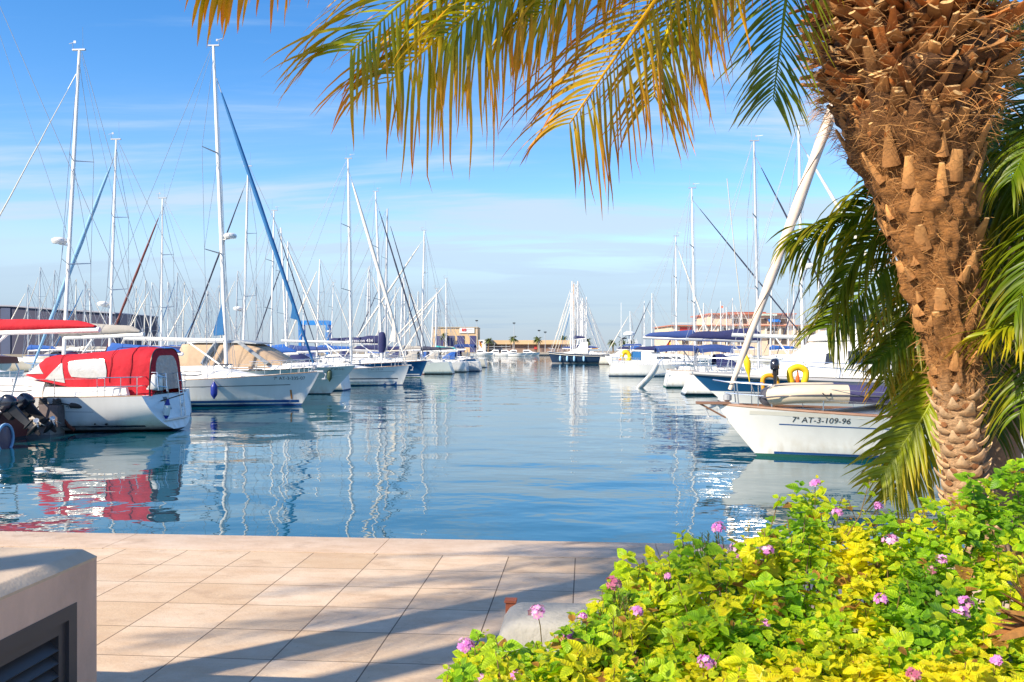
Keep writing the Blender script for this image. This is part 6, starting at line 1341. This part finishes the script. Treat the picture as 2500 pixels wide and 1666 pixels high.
def bush_pt(px, v, rngv=0):
    yt, yb = interp(SIL, px), 1770.0; g = min(1.4, (yb-yt)/480); vv = min(1, v); py = lerp(yb, yt, vv); d = 2.55+1.35*g*vv+.10*math.sin(px*.013)*vv+rngv
    p = P(px, py, d)
    if v > 1: p = p+Vector((0, (v-1)*2.2, -(v-1)*1.6))
    return p
def lantana():
    rng = np.random.default_rng(21); o0 = P(1800, 1900, 2.9); root = empty('lantana_shrub', (o0.x, o0.y, QZ+.44), 0, 'lantana shrub with yellow green leaves and lilac flower heads in the foreground', 'shrub'); o = np.array(root.location)
    Bs, Ds, Ns, Ls, Cs = [], [], [], [], []; stems = MB()
    G0, G1, G2, Y1, Y2 = map(np.array, ((.11, .30, .008), (.28, .52, .010), (.50, .63, .010), (.84, .78, .008), (.93, .74, .010)))
    n = 2700
    for k in range(n):
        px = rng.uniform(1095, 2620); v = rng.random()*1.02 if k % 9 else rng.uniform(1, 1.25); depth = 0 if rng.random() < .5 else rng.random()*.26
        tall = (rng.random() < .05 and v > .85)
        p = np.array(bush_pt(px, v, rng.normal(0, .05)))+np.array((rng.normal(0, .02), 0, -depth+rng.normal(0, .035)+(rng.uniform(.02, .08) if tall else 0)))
        up = nrm(np.array((rng.normal(-.12, .28), rng.normal(-.30, .28), 1.0))[None])[0]; a0 = rng.uniform(0, 2*PI); x = nrm(np.cross(up, (0, 1, .1))[None])[0]; y = np.cross(up, x)
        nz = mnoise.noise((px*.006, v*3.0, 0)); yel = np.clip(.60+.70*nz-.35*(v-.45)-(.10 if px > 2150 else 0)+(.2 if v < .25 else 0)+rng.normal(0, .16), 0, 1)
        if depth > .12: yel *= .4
        npr = 3+int(rng.integers(0, 2)); ln0 = rng.uniform(.030, .064)
        for q in range(npr):
            z = -q*rng.uniform(.016, .026); az = a0+q*PI/2
            for s in (0, PI):
                dd = x*math.cos(az+s)+y*math.sin(az+s); sz = ln0*(.5+.33*min(q, 2))*rng.uniform(.65, 1.3)
                dd = dd+up*rng.uniform(-.15, .55)*(1 if q else 1.6); Bs.append(p+up*z+dd*.006); Ds.append(dd); Ns.append(up+rng.normal(0, .22, 3)); Ls.append(sz)
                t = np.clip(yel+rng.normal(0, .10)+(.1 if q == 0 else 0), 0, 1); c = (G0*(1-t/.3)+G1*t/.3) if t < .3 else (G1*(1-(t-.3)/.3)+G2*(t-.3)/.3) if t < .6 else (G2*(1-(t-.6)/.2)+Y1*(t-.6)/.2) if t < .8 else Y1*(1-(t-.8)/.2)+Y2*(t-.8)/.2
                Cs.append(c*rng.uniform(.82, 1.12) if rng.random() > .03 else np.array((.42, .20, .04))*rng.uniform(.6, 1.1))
        if k % 5 == 0 or tall:
            e = Vector(p-o); m = e+Vector((rng.normal(0, .04), rng.normal(0, .03), -.16)); stems.tube([e+Vector((0, 0, .01)), m, m+Vector((rng.normal(0, .1), rng.normal(0, .06)+.03, -.28))], [.0018, .0025, .004], 5)
    B, D, Nn, L, C = np.array(Bs), nrm(np.array(Ds)), np.array(Ns), np.array(Ls), np.array(Cs); K = len(B)
    S = nrm(np.cross(Nn, D)); Nn = np.cross(D, S)
    tt = np.array([0, .10, .28, .48, .68, .86, 1.0]); ww = np.array([.04, .21, .345, .35, .26, .13, .012]); M = len(tt)
    V = np.zeros((K, M, 3, 3)); Cc = np.zeros((K, M, 3, 3)); bend = rng.uniform(.05, .42, K); fold = rng.uniform(.15, .55, K); wv = rng.uniform(.9, 1.15, K); tws = rng.normal(0, .18, K)
    for r in range(M):
        t = tt[r]; cen = B+D*(L*t)[:, None]-Nn*(L*bend*t*t)[:, None]; w = L*ww[r]*wv; Sr = S+Nn*(tws*t)[:, None]
        jit = rng.uniform(.92, 1.08, (2, K)) if 0 < r < M-1 else np.ones((2, K))
        V[:, r, 0] = cen+Sr*(w*jit[0])[:, None]+Nn*(w*fold)[:, None]; V[:, r, 1] = cen; V[:, r, 2] = cen-Sr*(w*jit[1])[:, None]+Nn*(w*fold)[:, None]
        edge = np.clip(C*1.25+np.array((.05, .035, 0)), 0, .75); Cc[:, r, 0] = edge; Cc[:, r, 2] = edge; Cc[:, r, 1] = C*.88
    idx = (np.arange(K)*M*3)[:, None]+(np.arange(M-1)*3)[None]
    q = np.stack([np.stack([idx+a, idx+a+1, idx+a+4, idx+a+3], -1) for a in (0, 1)], 2).reshape(-1, 4)
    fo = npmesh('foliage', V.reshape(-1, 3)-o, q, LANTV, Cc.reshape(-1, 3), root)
    la = np.zeros((K, M, 3, 4), dtype=np.float32); la[..., 0] = tt[None, :, None]; la[:, :, 0, 1] = 1; la[:, :, 2, 1] = 1; la[..., 3] = 1
    at = fo.data.color_attributes.new('Blade', 'FLOAT_COLOR', 'POINT'); at.data.foreach_set('color', la.ravel())
    stems.build('stems', mat('lantana_stem', (.16, .10, .03), .7, var=.2), root, 60)
    # flower heads
    PK = mat('lilac_petals', (.62, .20, .58), .55, attr=True, trans=.25)
    fl = [(1700, 1265, 1.25), (2045, 1247, 1.1), (1650, 1215, .9), (1648, 1262, .7), (1690, 1288, .8), (1410, 1347, 1.1), (1235, 1410, .9), (1070, 1487, .95), (1305, 1462, .7), (1338, 1420, .5), (1462, 1407, .75), (2165, 1288, .8), (2140, 1312, .6), (2024, 1381, .8), (2218, 1388, .85), (2205, 1412, 1.0), (1622, 1526, .9), (1190, 1562, .9), (1105, 1566, .7), (2100, 1552, .7), (2290, 1520, .6), (1924, 1180, .7), (2018, 1165, .6), (1873, 1112, .8), (1762, 1268, .9), (1758, 1436, .5), (1590, 1310, .35), (1535, 1325, .4)]
    for i, (x_, y_, s) in enumerate(fl):
        px, py = x_*1.0625, y_*1.0625; yt, yb = interp(SIL, px), 1770.0; v = (yb-py)/(yb-yt); g = min(1.4, (yb-yt)/480); d = 2.55+1.35*g*min(1, max(.0, v))-.05; c = P(px, py, d); V = []; Fq = []; Cc = []; rg = np.random.default_rng(300+i); R = .031*s; faded = i % 7 == 5
        for k in range(int(11+9*s)):
            u, w = rg.random(), rg.random()*2*PI; th = math.acos(1-1.05*u); n_ = np.array((math.sin(th)*math.cos(w), math.sin(th)*math.sin(w)-.35, math.cos(th))); n_ = n_/np.linalg.norm(n_); ctr = np.array(c)+n_*R*rg.uniform(.75, 1.15); a = np.cross(n_, (.3, .2, 1)); a /= np.linalg.norm(a); b_ = np.cross(n_, a); pr = .0128*rg.uniform(.8, 1.2)*(.8+.2*s); ph = rg.random()*6
            i0 = len(V); V.append(ctr-n_*.001); base = np.array((.62, .20, .60)) if rg.random() < .75 else np.array((.72, .36, .68)); base = base if not faded else np.array((.45, .12, .22)); Cc.append(np.array((.8, .62, .55)) if rg.random() < .5 else base)
            for m in range(10): rr = pr*(1 if m % 2 == 0 else .62); V.append(ctr+(a*math.cos(ph+2*PI*m/10)+b_*math.sin(ph+2*PI*m/10))*rr+n_*(.0012 if m % 2 == 0 else 0)); Cc.append(base*rg.uniform(.85, 1.15))
            for m in range(5): Fq.append((i0, i0+1+2*m, i0+2+2*m, i0+1+(2*m+2) % 10))
            t0 = len(V)                                    # floret tube
            for z in (0, 1):
                for m in range(3): V.append((ctr if z else np.array(c)+n_*R*.2)+(a*math.cos(2*PI*m/3)+b_*math.sin(2*PI*m/3))*.0012); Cc.append(base*.7)
            for m in range(3): Fq.append((t0+m, t0+(m+1) % 3, t0+3+(m+1) % 3, t0+3+m))
        npmesh('flower_head', np.array(V)-o, Fq, PK, np.array(Cc), root)
        b = MB(); e = Vector(np.array(c)-o); b.tube([e, e+Vector((.01, .03, -.05)), e+Vector((.02, .06, -.16))], .0018, 5); b.build('flower_stalk', MATS['lantana_stem'], root)
lantana()
def rosemary(px0, px1, py0, py1, d, label, seed, n=46, hgt=.24):
    rng = np.random.default_rng(seed); c = P((px0+px1)/2, py1, d); root = empty('rosemary_bush', (c.x, d, QZ+.44), 0, label, 'shrub'); o = np.array(root.location); B, D, SD, C = [], [], [], []; st = MB()
    for k in range(n):
        px = rng.uniform(px0, px1); e = 1-abs((px-(px0+px1)/2)/((px1-px0)/2))**2; top = P(px, lerp(py1, py0, (.35+.65*rng.random())*(.35+.65*e)), d+rng.normal(0, .12)); lean = np.array((rng.normal(0, .2), rng.normal(0, .2), 1)); tp = np.array(top); bt = tp-lean*hgt; st.tube([Vector(bt-o), Vector(tp-o)], [.004, .0015], 4)
        for j in range(46):
            t = rng.random()**.7; p = bt+(tp-bt)*t; a = rng.uniform(0, 2*PI); B.append(p); D.append(np.array((math.cos(a)*.75, math.sin(a)*.75, .75))); SD.append((math.sin(a), -math.cos(a), 0.0)); u = rng.random(); C.append(np.array((.09, .17, .02))*(1-u)+np.array((.20, .28, .04))*u)
    K = len(B); V, Fq, Cc = leaf_blades(np.array(B), np.array(D), np.array(SD), rng.uniform(.02, .034, K), rng.uniform(.0016, .0026, K), rng.uniform(-.4, .3, K), np.array(C), np.array(C)*1.15, 4)
    npmesh('needle_foliage', V-o, Fq, LANT, Cc, root); st.build('stems', MATS['lantana_stem'], root)['kind'] = 'stuff'
rosemary(1640, 1830, 1292, 1420, 4.35, 'rosemary bush with needle leaves rising behind the lantana at the water edge', 5, 60)
rosemary(1430, 1570, 1435, 1560, 3.55, 'low rosemary sprigs growing between the lantana and the grey planter stone', 6, 70)
def dry_frond():
    o0 = P(2560, 1520, 2.45); root = empty('fallen_palm_frond', o0, 0, 'dry orange brown palm frond lying in the lantana at the right edge', 'palm frond'); rng = np.random.default_rng(3); B, D, SD, L, Wd_, DR, C0, C1 = [], [], [], [], [], [], [], []
    tg = [(2425, 1495), (2440, 1470), (2420, 1540), (2470, 1405), (2450, 1440), (2430, 1515), (2480, 1420), (2440, 1560)]
    for k, (px, py) in enumerate(tg*2):
        e = P(px+rng.normal(0, 6), py+rng.normal(0, 5), 2.40+rng.normal(0, .02)); b = o0+Vector((rng.normal(0, .01), 0, rng.normal(0, .02))); v = e-b; B.append(b); D.append(v); L.append(v.length); SD.append(np.array((rng.normal(0, .3), 1, .4))); Wd_.append(rng.uniform(.011, .018)); DR.append(.05); u = rng.random(); c = np.array((.34, .13, .03))*(1-u)+np.array((.50, .24, .05))*u; C0.append(c); C1.append(c*.8)
    V, Fq, Cc = leaf_blades(np.array(B), np.array(D), np.array(SD, dtype=float), np.array(L), np.array(Wd_), np.array(DR), np.array(C0), np.array(C1), 9, .5)
    npmesh('blades', V-np.array(o0), Fq, MATS['palm_leaf_base'], Cc, root)
    b = MB(); b.tube([(0, 0, 0), (.35, .1, -.1)], .02, 6); b.build('stalk', MATS['lantana_stem'], root)
dry_frond()
